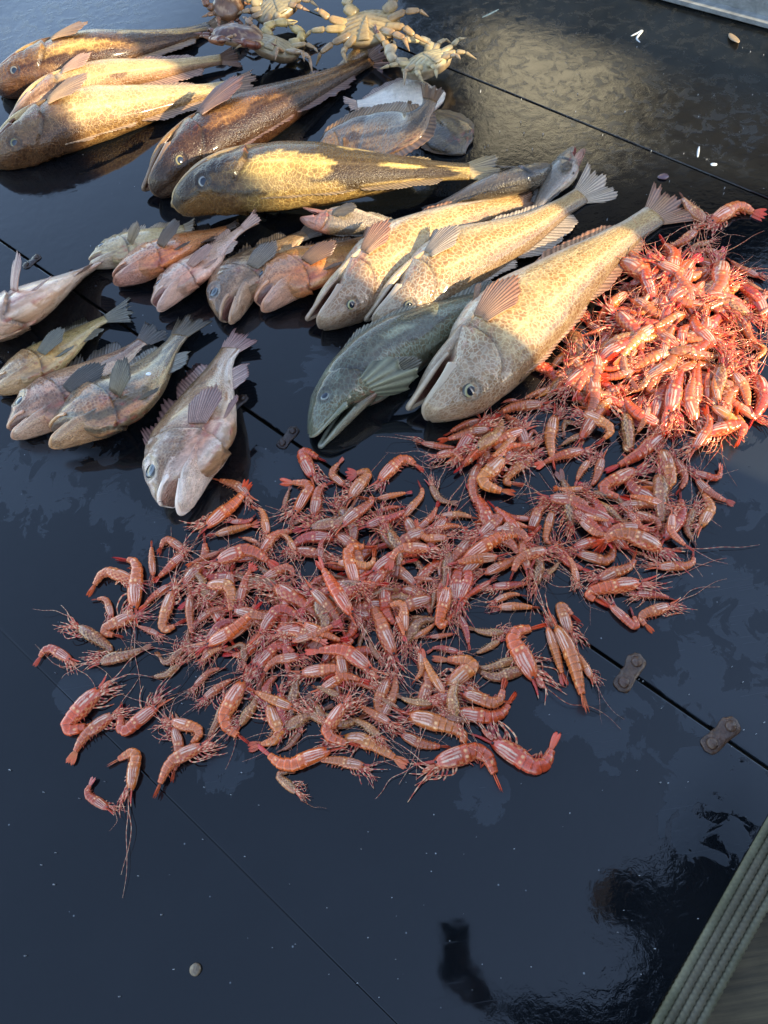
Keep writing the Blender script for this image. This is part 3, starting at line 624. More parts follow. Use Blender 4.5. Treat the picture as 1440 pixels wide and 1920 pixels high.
fish('lingcod', 'slim buff fish squeezed between the two bigger ones at the upper left', 'fish', GL, LING,
     [(22, 240), (95, 184), (195, 152), (305, 132), (385, 117), (415, 112)], (455, 104), 'R', R(-16), .012, .72, .95, gape=1, pec=(14, .8), seed=8, tailw=20, eyes=False,
     blotch_shade=(.14, .08, .045), bt=.56, back=(.26, .16, .1), flank=(.50, .40, .23), belly=(.54, .45, .32), headc=(.32, .22, .19), spots=(.6, .5, .3), finc=((.34, .26, .24), (.28, .2, .2)), m=M_DARKLING)
fish('lingcod', 'dark brown fish with painted shade patches, broad glossy head, farthest at the upper left', 'fish', GL, LING,
     [(-6, 168), (55, 138), (150, 112), (260, 88), (350, 66), (395, 52)], (440, 34), 'R', R(-4), 0, 1.0, 1.15, gape=2, pec=(12, .9), seed=9, tailw=22, iris=(.28, .26, .22), blotch_shade=(.050, .022, .010), bt=.47, **{**brown, 'flank': (.50, .36, .14), 'back': (.16, .09, .045)})  # brown patches over the gold flank include painted shade

fish('rockfish', 'white bellied rockfish with gaping mouth and big eye, nearest the prawns', 'fish', GR, ROCK,
     [(312, 948), (338, 868), (372, 775), (412, 690), (432, 655)], (470, 617), 'L', R(-14), 0, .86, 1.0, gape=21, m=M_ROCK, pec=(10, .85), seed=21, tailw=32, iris=(.42, .44, .46),
     back=(.26, .17, .075), flank=(.46, .33, .25), belly=(.70, .64, .63), headc=(.68, .59, .60), bt=.57, blotch_shade=(.30, .18, .10), spots=(.9, .7, .05), warm=(.55, .26, .17, .36), finc=((.44, .33, .35), (.24, .15, .18)), jawc=(.70, .62, .63), mouthc=(.34, .20, .17))
fish('rockfish', 'speckled tan rockfish with mouth agape and raised black fin', 'fish', GR, ROCK,
     [(104, 808), (185, 765), (258, 716), (312, 660), (336, 630)], (376, 586), 'L', R(-14), .012, .92, .95, gape=24, m=M_ROCK, pec=(62, .85), seed=22, tailw=24, iris=(.3, .3, .3), eyes=False,
     back=(.10, .095, .075), flank=(.30, .24, .145), belly=(.42, .36, .24), headc=(.38, .19, .085), blotch_shade=(.11, .085, .05), spots=(.8, 1., .6), warm=(.45, .2, .09, .42), finc=((.17, .16, .14), (.06, .06, .055)), jawc=(.42, .25, .14), mouthc=(.14, .08, .05))
fish('rockfish', 'rosy brown rockfish with spiny back beside the speckled one at the left', 'fish', GR, ROCK,
     [(24, 808), (82, 762), (160, 716), (232, 668), (268, 642)], (305, 606), 'L', R(-8), 0, .86, .9, gape=4, m=M_ROCK, pec=(20, 1.0), seed=23, tailw=24, iris=(.1, .12, .14),
     back=(.17, .115, .08), flank=(.44, .29, .21), belly=(.55, .44, .36), headc=(.44, .23, .15), blotch_shade=(.24, .13, .085), spots=(.8, .8, .2), warm=(.52, .25, .16, .35), finc=((.12, .12, .13), (.05, .055, .06)), jawc=(.5, .33, .26))
fish('rockfish', 'olive yellow rockfish with pale green tail at the left edge', 'fish', GR, ROCK,
     [(-6, 728), (52, 692), (115, 650), (172, 612), (198, 598)], (258, 576), 'L', R(-16), .0, .80, .9, gape=3, m=M_ROCK, pec=(28, .9), seed=24, tailw=26, eyes=False,
     back=(.16, .14, .08), flank=(.40, .34, .17), belly=(.5, .42, .24), headc=(.42, .27, .16), spots=(.5, .5, .2), warm=(.52, .30, .10, .42), finc=((.19, .21, .20), (.13, .15, .15)), jawc=(.4, .26, .15))
fish('rockfish', 'pinkish white rockfish lying belly up, head cut by the left edge', 'fish', GR, ROCK,
     [(-62, 628), (5, 596), (85, 554), (150, 515), (186, 494)], (222, 472), 'L', R(-38), 0, 1.0, 1.0, gape=4, m=M_ROCK, pec=(58, .8), seed=25, tailw=24, eyes=False,
     blotch_shade=(.46, .30, .23), back=(.33, .24, .18), flank=(.56, .45, .40), belly=(.63, .53, .50), spots=(.4, .15, 0), warm=(.6, .3, .22, .34), finc=((.48, .38, .40), (.36, .29, .33)))
fish('rockfish', 'small yellowish rockfish with upright fin, farthest of the rockfish row', 'fish', GR, ROCK,
     [(172, 492), (220, 470), (280, 446), (330, 432), (345, 428)], (372, 420), 'L', R(-6), 0, .80, .9, gape=4, m=M_ROCK, pec=(66, .9), seed=26, tailw=20, iris=(.42, .42, .4),
     back=(.24, .19, .09), flank=(.46, .39, .22), belly=(.55, .49, .33), headc=(.43, .35, .22), spots=(.5, .4, .1), finc=((.36, .33, .27), (.24, .22, .2)), jawc=(.46, .38, .33))
fish('rockfish', 'orange breasted rockfish with closed mouth, second of the far row', 'fish', GR, ROCK,
     [(218, 525), (275, 490), (345, 455), (405, 435), (425, 428)], (455, 418), 'L', R(-20), 0, .84, .9, gape=3, m=M_ROCK, pec=(40, .9), seed=27, tailw=20, eyes=False,
     back=(.24, .15, .08), flank=(.52, .22, .085), belly=(.60, .30, .15), headc=(.48, .23, .14), spots=(.8, .8, .4), warm=(.66, .20, .06, .42), finc=((.17, .13, .11), (.07, .06, .06)), jawc=(.48, .24, .2))
fish('rockfish', 'pink rockfish with small open mouth and lifted tail in the far row', 'fish', GR, ROCK,
     [(290, 572), (340, 522), (398, 478), (442, 438), (455, 428)], (490, 396), 'L', R(-18), .01, .80, .85, gape=22, m=M_ROCK, pec=(18, .9), seed=28, tailw=24, zs=[0, .0, .01, .05], tailz=.05, iris=(.35, .36, .36),
     back=(.31, .19, .13), flank=(.54, .37, .31), belly=(.62, .46, .43), headc=(.50, .35, .30), spots=(.4, .3, .1), warm=(.6, .28, .2, .36), finc=((.5, .36, .34), (.4, .29, .29)), jawc=(.55, .36, .32), mouthc=(.25, .10, .08))
fish('rockfish', 'brown rockfish with round eye and grooved jaw, left of the orange one', 'fish', GR, ROCK,
     [(418, 600), (440, 535), (490, 490), (548, 452), (572, 440)], (602, 420), 'L', R(-8), 0, .86, .9, gape=8, m=M_ROCK, pec=(22, .9), seed=29, tailw=24, iris=(.33, .36, .38),
     back=(.19, .14, .085), flank=(.36, .27, .18), belly=(.5, .41, .33), headc=(.33, .20, .13), blotch_shade=(.16, .10, .06), spots=(.8, .7, .2), finc=((.22, .21, .2), (.12, .12, .13)), jawc=(.44, .31, .24))
fish('rockfish', 'plump orange rockfish with turned down mouth, in the middle of the row', 'fish', GR, ROCK,
     [(486, 570), (528, 525), (600, 487), (668, 458), (695, 448)], (730, 430), 'L', R(-14), 0, .98, 1.0, gape=10, m=M_ROCK, pec=(20, .9), seed=30, tailw=24, iris=(.05, .07, .1),
     back=(.27, .16, .07), flank=(.50, .25, .085), belly=(.60, .33, .16), headc=(.50, .24, .13), spots=(.8, .7, .3), warm=(.68, .21, .06, .40), finc=((.24, .17, .12), (.15, .1, .08)), jawc=(.55, .33, .27))

fish('greenling', 'dark grey fish with blunt head pointing right, behind the pale fish tails', 'fish', GS, LING,
     [(1038, 320), (985, 335), (905, 355), (840, 378), (820, 386)], (785, 402), 'L', R(20), .02, 1.05, 1.2, gape=6, pec=(20, .9), seed=41, eyes=False, spots=(.3, .3, .2),
     back=(.05, .045, .04), flank=(.10, .085, .075), belly=(.17, .14, .12), finc=((.11, .11, .12), (.05, .05, .055)), jawc=(.27, .2, .17))
fish('greenling', 'grey fish standing head up with red gill, beside the spread tail', 'fish', GS, LING,
     [(1078, 282), (1060, 312), (1032, 350), (1008, 385), (1002, 392)], (990, 408), 'R', R(-10), .015, 1.35, 1.3, gape=14, pec=(22, .9), seed=42, eyes=False, spots=(.3, .3, .2),
     back=(.07, .065, .06), flank=(.17, .155, .145), belly=(.34, .32, .32), finc=((.17, .16, .16), (.08, .08, .085)), jawc=(.34, .2, .19), mouthc=(.34, .05, .05))
fish('greenling', 'small dark fish with red gills lying over the middle rockfish', 'fish', GS, LING,
     [(566, 412), (605, 415), (660, 418), (730, 425), (760, 428)], (800, 428), 'R', R(-35), .045, 1.05, 1.2, gape=20, pec=(24, 1.3), seed=43, eyes=False, spots=(.3, .3, .1),
     back=(.06, .055, .05), flank=(.2, .17, .14), belly=(.42, .37, .33), headc=(.33, .17, .16), finc=((.24, .22, .19), (.1, .1, .1)), jawc=(.42, .19, .17), mouthc=(.4, .07, .06))
fish('greenling', 'spotted tan fish half hidden behind the purple tail by the crabs', 'fish', GS, LING,
     [(735, 66), (700, 86), (660, 112), (625, 138), (615, 146)], (596, 160), 'L', R(10), .0, 1.0, .9, gape=10, pec=(20, .0), seed=44, eyes=False, spots=(.9, .9, .5),
     back=(.17, .12, .06), flank=(.29, .20, .09), belly=(.4, .3, .18), finc=((.2, .15, .1), (.1, .08, .06)), jawc=(.45, .28, .18))
fish('flatfish', 'white underside of a flatfish showing beyond the golden fish', 'fish', GF, FLAT,
     [(835, 176), (800, 182), (745, 188), (695, 192), (670, 196)], (645, 200), 'L', 0, .0, 1.3, 1, pec=(10, 0), seed=51, eyes=False, m=M_ROCK,
     back=(.56, .56, .58), flank=(.64, .65, .68), belly=(.56, .56, .58), spots=(.05, .03, .05), finc=((.40, .37, .40), (.28, .25, .29)), gape=2, jawc=(.5, .48, .5))
fish('flatfish', 'brown flatfish with its tail bent upright in front of the white one', 'fish', GF, FLAT,
     [(585, 292), (640, 272), (705, 258), (765, 240), (798, 206), (806, 188)], (814, 152), 'L', R(12), .018, .92, 1.2, pec=(10, .6), seed=52, eyes=False, m=M_ROCK, zs=[0, 0, .01, .035, .075, .10], tailz=.08, tailw=24,
     blotch_shade=(.05, .036, .02), back=(.10, .07, .04), flank=(.17, .12, .065), belly=(.2, .14, .08), spots=(.8, .8, .8), finc=((.24, .17, .10), (.13, .09, .06)), gape=2, jawc=(.14, .11, .08))
fish('flatfish', 'dark olive flatfish lying flat at the right of the flatfish pile', 'fish', GF, FLAT,
     [(868, 290), (850, 268), (826, 240), (800, 215), (790, 206)], (776, 195), 'L', R(-4), .0, 1.1, 1.2, pec=(10, 0), seed=53, eyes=False, m=M_ROCK,
     blotch_shade=(.035, .028, .018), back=(.09, .07, .04), flank=(.125, .10, .055), belly=(.10, .075, .045), spots=(.8, .8, .8), finc=((.19, .15, .10), (.11, .085, .06)), gape=2, jawc=(.12, .1, .08))
# ------------------------------------------------------------------ crabs
def crab(name, label, px, size, yaw, tilt, belly, shell, under, limb, claw, seed, hz=.0, spread=1.0, reach=1.0):
    rs = np.random.default_rng(seed); p0 = at(px[0], px[1], .04+hz); root = empty(name, p0)
    root.rotation_euler = (tilt[0]+(math.pi if belly else 0), tilt[1], yaw); tag(root, label, 'crab', 'crabs at the far end of the catch')
    W = size*.72; shell, under, limb, claw = map(lambda q: np.array(q)*np.array([.80, .79, .74]), (shell, under, limb, claw))
    # shell: domed fan shape with toothed front edge; underneath breast plates with grooves
    nr, na = 22, 72; an = np.arange(na)/na*2*math.pi; ca, sa = np.cos(an), np.sin(an)
    fr = np.where(sa > 0, .60, .68)
    tooth = 1+.035*np.abs(((an*11/math.pi) % 1)-.5)*2*(sa > .05)
    ox = W*np.sign(ca)*np.abs(ca)**.9*tooth; oy = W*fr*np.sign(sa)*np.abs(sa)**.95*tooth
    rr = np.r_[np.linspace(.03, 1, nr//2), np.linspace(.97, .03, nr-nr//2)]; up = np.r_[np.ones(nr//2), -np.ones(nr-nr//2)]
    G = np.zeros((nr, na, 3)); G[..., 0] = rr[:, None]*ox; G[..., 1] = rr[:, None]*oy
    dome = np.sqrt(np.clip(1-rr**2.4, 0, 1))
    bm = fbm(np.stack([G[..., 0]*60, G[..., 1]*60, np.full(G.shape[:2], seed*2.)], -1), 4)
    G[..., 2] = np.where(up[:, None] > 0, W*(.40*dome[:, None]+.10*(bm-.5)*dome[:, None]), -W*(.26*dome[:, None]))
    gro = np.where(up[:, None] < 0, np.exp(-((np.abs(G[..., 1]/W*6+np.abs(G[..., 0])/W*1.6) % 1-.5)/.12)**2)*(np.abs(G[..., 0]) > W*.16), 0)
    G[..., 2] += gro*W*.035
    sp = fbm(G*110+seed, 4)
    c = np.where(up[:, None, None] > 0, shell*(.55+.9*sp[..., None]), under*(.8+.4*sp[..., None])*(1-.45*gro[..., None]))
    c = np.where(((up[:, None] > 0) & (sp > .62))[..., None], lerp(shell, [.4, .3, .22], .4), c)
    b = MB(); b.grid(G, np.c_[c.reshape(-1, 3), np.zeros(nr*na)]); b.build('carapace', M_CRAB, root)
    # tail flap folded under
    b = MB(); q = np.linspace(0, 1, 20); ph = np.arange(14)/14*2*math.pi
    wv = W*.17*(1-q**1.6)*(1+.08*np.sin(q*6*2*math.pi))+.0008; yy = lerp(-W*.62, W*.16, q)
    G = np.zeros((20, 14, 3)); G[..., 0] = wv[:, None]*np.cos(ph); G[..., 1] = yy[:, None]
    G[..., 2] = -W*.255*np.sqrt(np.clip(1-(np.abs(yy)/W/.72)**2.4, .05, 1))[:, None]+W*.035*np.sin(ph)*(1+.5*np.sin(q*6*2*math.pi))[:, None]-.001
    b.grid(G, (*(under*.88), 0)); b.build('tail_flap', M_CRAB, root)
    def seg(b, P, r0, r1, c0, c1, flat=.62):
        P = np.array(P); n_ = 9; q = np.linspace(0, 1, n_); C_ = P[0]+(P[1]-P[0])*q[:, None]
        rad = 1.22*lerp(r0, r1, q)*(1+.10*np.sin(q*math.pi))*np.sqrt(np.clip(1-((q-.5)*2)**14, .2, 1))
        b.tube(C_, rad, np.c_[lerp(np.array(c0), np.array(c1), q[:, None])*(.55+.6*np.sin(np.clip(q, .08, .92)*math.pi)**.5)[:, None]*(.7+.6*fbm(C_*140, 3))[:, None]*np.array([1, .93, .82]), np.zeros(n_)], 10, up=(0, 0, 1), flat=flat)
    for sx in (-1, 1):
        for k in range(4):
            a = R(lerp(18, -62, k/3)+rs.uniform(-10, 10)); ln = W*(.95, 1.05, 1.0, .8)[k]*reach
            d = np.array([sx*math.cos(a), math.sin(a), 0]); base = d*W*np.array([.62, .45, 0])+[0, 0, -W*.12]
            el = rs.uniform(.15, .7)*spread; d2 = R(lerp(10, -70, k/3)+rs.uniform(-28, 28)); dn = np.array([sx*math.cos(d2), math.sin(d2), 0])
            zz = -1 if belly else 1
            k1 = base+d*ln*.50+np.array([0, 0, zz*ln*.28*el]); k2 = k1+dn*ln*.34+np.array([0, 0, zz*ln*rs.uniform(-.1, .2)*spread]); k3 = k2+(dn*.9+np.array([rs.uniform(-.4, .4), rs.uniform(-.5, .2), zz*rs.uniform(-.8, .1)]))*ln*.36
            b = MB(); seg(b, (base, k1), W*.115, W*.095, under*.9, limb); seg(b, (k1, k2), W*.09, W*.065, limb, limb*1.05); seg(b, (k2, k3), W*.06, W*.012, limb*1.1, limb*.75, .8)
            b.build('leg', M_CRAB, root)
        a = R(52+rs.uniform(-8, 8)); d = np.array([sx*math.cos(a), math.sin(a), 0]); base = d*W*np.array([.7, .5, 0])+[0, 0, -W*.1]; zz = -1 if belly else 1
        k1 = base+np.array([sx*.42, .30, zz*.12])*W*.9; k2 = k1+np.array([-sx*rs.uniform(.05, .35), .36, zz*.14])*W
        pd = norm(np.array([-sx*rs.uniform(.3, .9), .55, zz*rs.uniform(-.1, .25)])); k3 = k2+pd*W*.46
        b = MB(); seg(b, (base, k1), W*.15, W*.14, under*.9, claw, .75); seg(b, (k1, k2), W*.13, W*.13, claw, claw, .8); seg(b, (k2-pd*W*.08, k3+pd*W*.05), W*.13, W*.185, claw, claw*1.1, .62)
        sd_ = norm(np.cross(pd, [0, 0, 1.]))
        for s2 in (1, -1):
            q = np.linspace(0, 1, 9); C_ = k3+pd*(W*.44*q)[:, None]+sd_*(s2*W*(.10+.06*np.sin(q*math.pi)-.09*q))[:, None]
            b.tube(C_, W*.078*(1-q*.86), np.c_[lerp(claw*1.1, np.array([.12, .07, .05]) if not belly else claw*.9, q[:, None]**1.5), np.zeros(9)], 9, up=(0, 0, 1), flat=.8)
        b.build('claw', M_CRAB, root)
    if not belly:
        for sx in (-1, 1):
            b = MB(); b.tube([[sx*W*.14, W*.56, W*.06], [sx*W*.15, W*.64, W*.09], [sx*W*.15, W*.67, W*.10]], [.0025, .004, .001], (.01, .01, .01, 0), 8); b.build('eye', M_EYE, root)
    return root
crab('rock_crab', 'reddish brown crab sitting upright on the dark fish tail', (447, 70), .098, R(165), (R(14), R(-8)), False, (.11, .05, .05), (.3, .2, .14), (.16, .065, .04), (.16, .06, .04), 61, .035, .6, .9)
crab('rock_crab', 'brown crab cut by the top edge above the reddish one', (428, 10), .085, R(60), (R(30), 0), False, (.15, .075, .045), (.3, .2, .14), (.22, .11, .07), (.2, .1, .06), 62, .02, .8, .9)
crab('shore_crab', 'pale grey upturned crab with legs in the air cut by the top edge', (520, 12), .098, R(200), (R(-8), R(10)), True, (.2, .15, .1), (.36, .34, .25), (.32, .24, .17), (.4, .36, .28), 63, .015, .8, 1.0)
crab('shore_crab', 'upturned crab with raised thin legs and one big yellow claw', (515, 88), .098, R(150), (R(12), R(-12)), True, (.2, .15, .1), (.40, .36, .25), (.34, .24, .17), (.46, .37, .2), 64, .01, 1.3, 1.25)
crab('shore_crab', 'yellow bellied upturned crab with legs splayed, top centre', (690, 52), .122, R(160), (R(-14), R(8)), True, (.2, .15, .1), (.44, .36, .20), (.42, .31, .18), (.42, .38, .3), 65, .02, .9, 1.3)
crab('shore_crab', 'cream white upturned crab lying apart beyond the white flatfish', (800, 118), .105, R(215), (R(10), R(-6)), True, (.25, .2, .15), (.46, .42, .31), (.40, .34, .25), (.52, .48, .40), 66, .012, .7, .95)

# ------------------------------------------------------------------ prawns
CROPS = dict(A=(380, 840), B=(700, 840), C=(1020, 840), i=(60, 1000), E=(360, 1080), F=(660, 1080), G=(960, 1080), j=(100, 1240), k=(400, 1260), l=(720, 1240), h=(760, 640), d=(1080, 640), e=(1080, 360), g=(900, 480))
RAW = """
A 820,210,755,30,915,85,r;340,350,240,270,75,220,t;20,580,220,420,345,260,r;690,475,790,280,600,240,r;600,420,630,340,650,280,g;835,510,875,300,980,245,t;1060,270,970,180,1045,70,t;1100,370,1230,180,1090,190,t;1045,570,1260,380,1185,365,t;480,640,440,470,370,430,t;90,640,250,600,410,555,y;430,790,540,650,725,600,r;690,765,630,660,560,620,t;880,820,890,700,960,640,r;1150,1035,1100,760,1290,730,r+;1005,850,1250,870,1290,760,t;1110,1240,960,1000,870,840,r+;100,840,350,770,540,880,r+;270,1150,330,950,380,870,r;440,980,640,890,680,1010,t;410,700,330,670,270,660,t;680,560,760,510,830,470,g;950,950,1040,960,1090,970,g;200,540,330,540,390,490,p
B 40,240,230,80,360,150,r;430,270,500,370,620,405,g;215,515,360,340,340,250,t+;30,370,150,345,280,320,t;20,470,130,440,230,430,r;330,600,430,510,490,400,r;500,500,650,490,780,520,t;790,650,940,520,770,550,t+;560,660,390,660,310,545,t;460,590,600,570,700,590,r;980,100,830,270,1040,340,y+;1200,30,1000,230,1110,265,y;790,110,750,290,790,460,t;1345,460,1300,680,1390,700,y+;680,830,980,660,1170,650,r+;1180,520,1050,510,950,450,p;960,620,1040,560,1200,590,t;830,930,1000,860,1140,770,t;430,740,200,760,110,880,t+;320,1020,160,900,20,990,t+;380,920,310,840,210,860,g;890,1030,1050,1020,1210,1000,p;880,990,740,1080,650,1150,r;905,1140,1040,1090,1140,1100,t;1300,940,1370,880,1400,830,g;1230,800,1180,890,1150,930,p;500,960,500,890,520,820,t;450,980,360,970,280,960,t
C 340,80,280,170,240,260,t;700,150,450,300,650,380,r+;990,60,1060,220,1000,330,t;1120,170,1300,210,1340,120,r;1150,220,1250,320,1420,405,t;1180,575,1250,430,1170,290,y+;1130,440,1080,590,1150,720,g;970,480,970,620,1110,750,t;680,480,860,540,850,640,t;920,420,760,370,600,340,r;390,390,520,480,650,600,g+;640,470,740,590,840,610,r;300,490,400,520,520,550,t;270,540,400,630,550,640,t;900,750,580,650,390,730,t+;250,780,480,830,540,660,t;405,980,650,870,690,770,t;850,880,1100,860,1130,760,t;730,1000,350,1080,470,1165,r;260,1000,210,850,150,780,t;30,940,80,890,130,830,g;180,590,180,640,230,690,g;300,290,200,300,80,290,y;440,60,390,220,330,300,t;180,350,290,390,380,400,g;840,270,750,240,680,220,t;560,170,510,200,480,250,g
d 740,210,930,150,1170,170,y+;1360,240,1400,430,1310,620,r+;1030,480,1230,615,1200,500,y;960,710,1220,670,1190,800,r+;885,800,1000,620,980,490,r+;660,680,480,830,250,950,r+;650,800,690,1060,510,1100,y+;300,400,150,490,30,480,y;55,520,260,640,170,750,t;640,230,560,360,710,340,r+;900,600,850,420,900,220,t;660,640,680,520,690,400,r+;550,480,510,590,450,690,y;380,520,400,790,350,680,g;1000,430,990,310,1000,200,r;1080,440,1050,320,1060,200,y;1180,220,1270,360,1310,520,t;1080,10,1150,100,1290,180,r;1180,90,1240,70,1310,150,r;1300,0,1410,50,1340,140,y;420,160,270,190,130,190,r;440,210,290,250,130,240,t;560,260,490,350,370,390,g;760,130,640,170,560,190,y;50,220,110,310,170,380,y;720,290,770,390,800,450,g;780,510,770,560,740,610,y;830,600,780,680,720,710,r;500,400,480,480,470,560,p;830,-20,770,40,700,80,r;960,120,930,60,900,0,g
e 1020,220,1230,110,1400,170,r;910,275,780,370,640,400,t;980,210,880,130,790,0,g;1005,355,900,390,830,430,g;1065,430,960,430,850,450,y;900,490,1050,540,1110,410,r+;900,590,760,555,640,540,y;535,670,640,550,700,580,r;690,800,750,680,780,590,r;520,800,560,750,640,680,y;640,770,520,880,420,890,y;970,670,870,760,780,830,r+;950,640,1010,590,1060,580,r;1080,650,1010,720,930,770,y;1130,760,1130,660,1120,590,r;1230,680,1150,760,1100,820,y;1380,620,1250,560,1140,480,t;1290,660,1360,700,1430,730,g;1440,760,1370,800,1290,730,r;1470,850,1400,900,1450,960,y;1100,820,980,850,880,880,r;830,900,680,980,550,1030,y;500,960,330,880,250,950,r+;180,1130,270,1040,350,950,r+;400,750,260,850,130,990,r;190,1150,320,1120,440,1090,y;470,1150,560,1120,700,1090,y;800,1160,820,1020,990,1000,r+;1260,900,1310,1050,1400,1160,y+;1140,1150,1180,1090,1220,1010,r;1310,780,1250,820,1200,860,y;640,490,550,450,600,400,r;240,1000,130,1040,30,1070,r;1000,1130,960,1090,930,1040,p
g 540,830,640,720,720,650,y;760,740,650,820,570,880,y;640,900,600,960,560,1020,r
h 120,750,280,780,420,790,t;230,860,380,850,440,940,p;900,640,640,760,660,670,r+;640,640,440,680,260,730,t;560,580,420,630,300,690,t;1040,460,770,500,660,580,t;1125,545,1090,720,1120,930,t+;830,700,720,810,620,890,t;560,790,500,850,500,920,g;1320,680,1230,730,1150,780,g;1280,600,1200,600,1190,690,g;920,720,960,660,1010,700,p;970,730,900,800,850,870,y;1080,340,950,390,870,430,t;840,430,780,430,720,450,p;1200,300,1280,390,1290,470,r;1090,330,1050,380,980,420,y
i 280,940,110,860,15,970,p;340,690,570,860,480,890,g;500,960,680,910,870,840,g;590,620,540,490,440,490,t;760,350,540,290,420,440,t;760,560,770,230,630,180,r+;770,600,540,720,660,770,t;900,310,890,150,890,60,t;1130,140,960,300,900,340,r;1130,110,1000,40,940,140,t;945,750,840,710,760,680,t;1045,420,980,700,1130,650,t+;1180,445,1180,640,1200,800,t;1020,380,900,470,810,560,r;1310,490,1250,320,1150,280,g;1140,850,1000,960,930,890,g;1100,980,1000,1050,870,1070,g;1170,870,1160,770,1170,680,g;1210,1140,1330,1030,1440,1000,t;1400,130,1260,190,1160,230,t
j 340,200,110,490,320,455,r;440,390,230,560,115,740,y;770,330,520,510,500,320,r;570,965,600,690,410,770,y;400,1100,250,990,290,880,p;870,440,1080,520,980,660,t;890,480,930,640,880,880,t;1110,625,880,760,755,990,t;1290,290,1220,440,1130,600,g;1120,270,1250,180,1370,110,t;1420,140,1288,440,1448,600,r+;930,480,920,420,900,370,g
E 110,505,300,400,500,210,r+;510,430,660,250,870,330,r+;610,70,800,190,1020,360,r+;890,90,1040,250,1160,460,t;480,680,650,520,810,600,r+;810,720,1120,700,1010,770,t+;1340,690,1130,560,870,560,r+;700,400,840,420,1000,510,p;830,350,960,410,1160,490,r;750,980,490,870,430,830,t+;390,640,370,510,260,540,g+;60,620,150,560,250,520,t;1100,890,980,840,900,820,g;990,1060,920,960,860,890,g;1400,830,1250,800,1120,820,r;30,330,150,250,270,230,t;560,170,640,190,740,220,y;490,830,520,770,560,700,t;1310,370,1260,480,1250,570,g;1400,620,1350,540,1320,450,g;330,320,390,310,450,300,p;1010,110,1060,170,1110,250,g;100,60,270,80,280,320,t+
F 310,590,180,280,80,100,t+;390,420,370,210,230,230,t;720,70,660,350,760,280,r+;460,460,570,390,640,330,y+;800,280,850,390,880,540,p;580,450,680,440,790,420,t;800,560,640,530,570,560,p;1150,420,990,410,880,380,g;1110,480,980,550,900,580,g;1250,610,1010,680,910,650,g;710,825,890,660,630,610,y;510,560,520,700,450,800,y;1100,225,1250,220,1400,230,t;830,870,1080,940,1150,780,t;770,1020,1080,1040,1220,890,r+;290,1100,150,1030,20,950,t;200,1180,90,1100,0,1040,g;600,950,450,930,330,890,g;220,910,310,960,370,1000,g;700,1060,830,1080,950,1080,g;330,290,370,380,400,470,r;140,130,250,90,340,100,g;480,180,350,150,200,180,g;620,90,610,180,590,260,g;440,300,510,300,570,310,g
G 170,765,20,450,235,365,r+;270,380,340,600,400,790,t;330,370,440,590,560,990,y+;440,430,370,220,500,330,t;600,760,540,640,480,540,t;740,210,930,370,900,240,p;1190,210,980,300,1050,400,t;930,120,1120,140,1230,170,p
k 870,580,550,690,345,560,r+;650,450,560,550,480,590,g;980,230,860,450,1075,550,r+;970,490,1140,520,1430,680,y;1130,700,900,660,740,660,t;620,900,490,770,600,740,g;405,235,480,470,280,560,y;1250,480,1130,390,1000,330,g
l 815,595,1160,780,1300,560,r+;380,760,730,690,870,940,r+;180,400,570,530,560,700,t+;130,540,280,610,480,640,t
"""
PR = []
for ln_ in RAW.strip().splitlines():
    ck, rest = ln_.split(' ', 1); ox_, oy_ = CROPS[ck]
    for e_ in rest.split(';'):
        q = e_.split(','); v = [float(x)/4 for x in q[:6]]
        PR.append(([v[0]+ox_, v[1]+oy_, v[2]+ox_, v[3]+oy_, v[4]+ox_, v[5]+oy_], q[6][0], '+' in q[6]))
# hidden lower layer of the heap: the same sort of prawn, seen between the upper ones
heaps = [(430, 1130, 130, 90, 10), (560, 1200, 150, 80, 12), (720, 1130, 150, 90, 12), (650, 1010, 120, 60, 6), (860, 1010, 120, 70, 8), (1040, 980, 110, 80, 8), (1180, 970, 110, 60, 8), (1170, 720, 110, 60, 13), (1290, 600, 90, 90, 16), (1330, 730, 70, 60, 9), (1240, 510, 70, 50, 7), (1340, 560, 70, 60, 7), (1210, 640, 80, 60, 8), (620, 1310, 150, 50, 7), (840, 1290, 110, 40, 4), (970, 830, 110, 40, 6), (1080, 690, 60, 40, 4)]
low = []
for (x, y, rx, ry, k_) in heaps:
    for _ in range(int(k_*1.55)):
        a, rr_ = rng.uniform(0, 6.28), math.sqrt(rng.random()); cx, cy = x+rx*rr_*math.cos(a), y+ry*rr_*math.sin(a)
        th = rng.uniform(0, 6.28); l_ = rng.uniform(48, 64); bd = rng.uniform(-.9, .9)
        hx, hy = cx+l_*math.cos(th), cy+l_*math.sin(th)*.9; tx, ty = cx-l_*math.cos(th+bd)*.8, cy-l_*math.sin(th+bd)*.8
        low.append(([hx, hy, cx, cy, tx, ty], 'grtpttr'[int(rng.integers(7))], False))
PR = low+[p for p in PR if p[1] == 'g' and not p[2]]+[p for p in PR if p[1] != 'g' and not p[2]]+[p for p in PR if p[2]]

PC = dict(t=(.430, .185, .105), r=(.470, .130, .062), y=(.480, .225, .095), g=(.290, .150, .115), p=(.400, .105, .085))
HM = np.zeros((640, 560)); HX0, HY0, HS = -.95, -.35, .005
def hget(p): return HM[int(np.clip((p[1]-HY0)/HS, 0, 639)), int(np.clip((p[0]-HX0)/HS, 0, 559))]
def hstamp(p, r, z):
    i, j = int((p[1]-HY0)/HS), int((p[0]-HX0)/HS); k = int(r/HS)+1
    if 0 < i-k and i+k < 640 and 0 < j-k and j+k < 560:
        sub = HM[i-k:i+k+1, j-k:j+k+1]; yy, xx = np.mgrid[-k:k+1, -k:k+1]; rr2 = (xx*xx+yy*yy)*HS*HS
        np.maximum(sub, np.where(rr2 < r*r, z-.3*rr2/r, 0), out=sub)

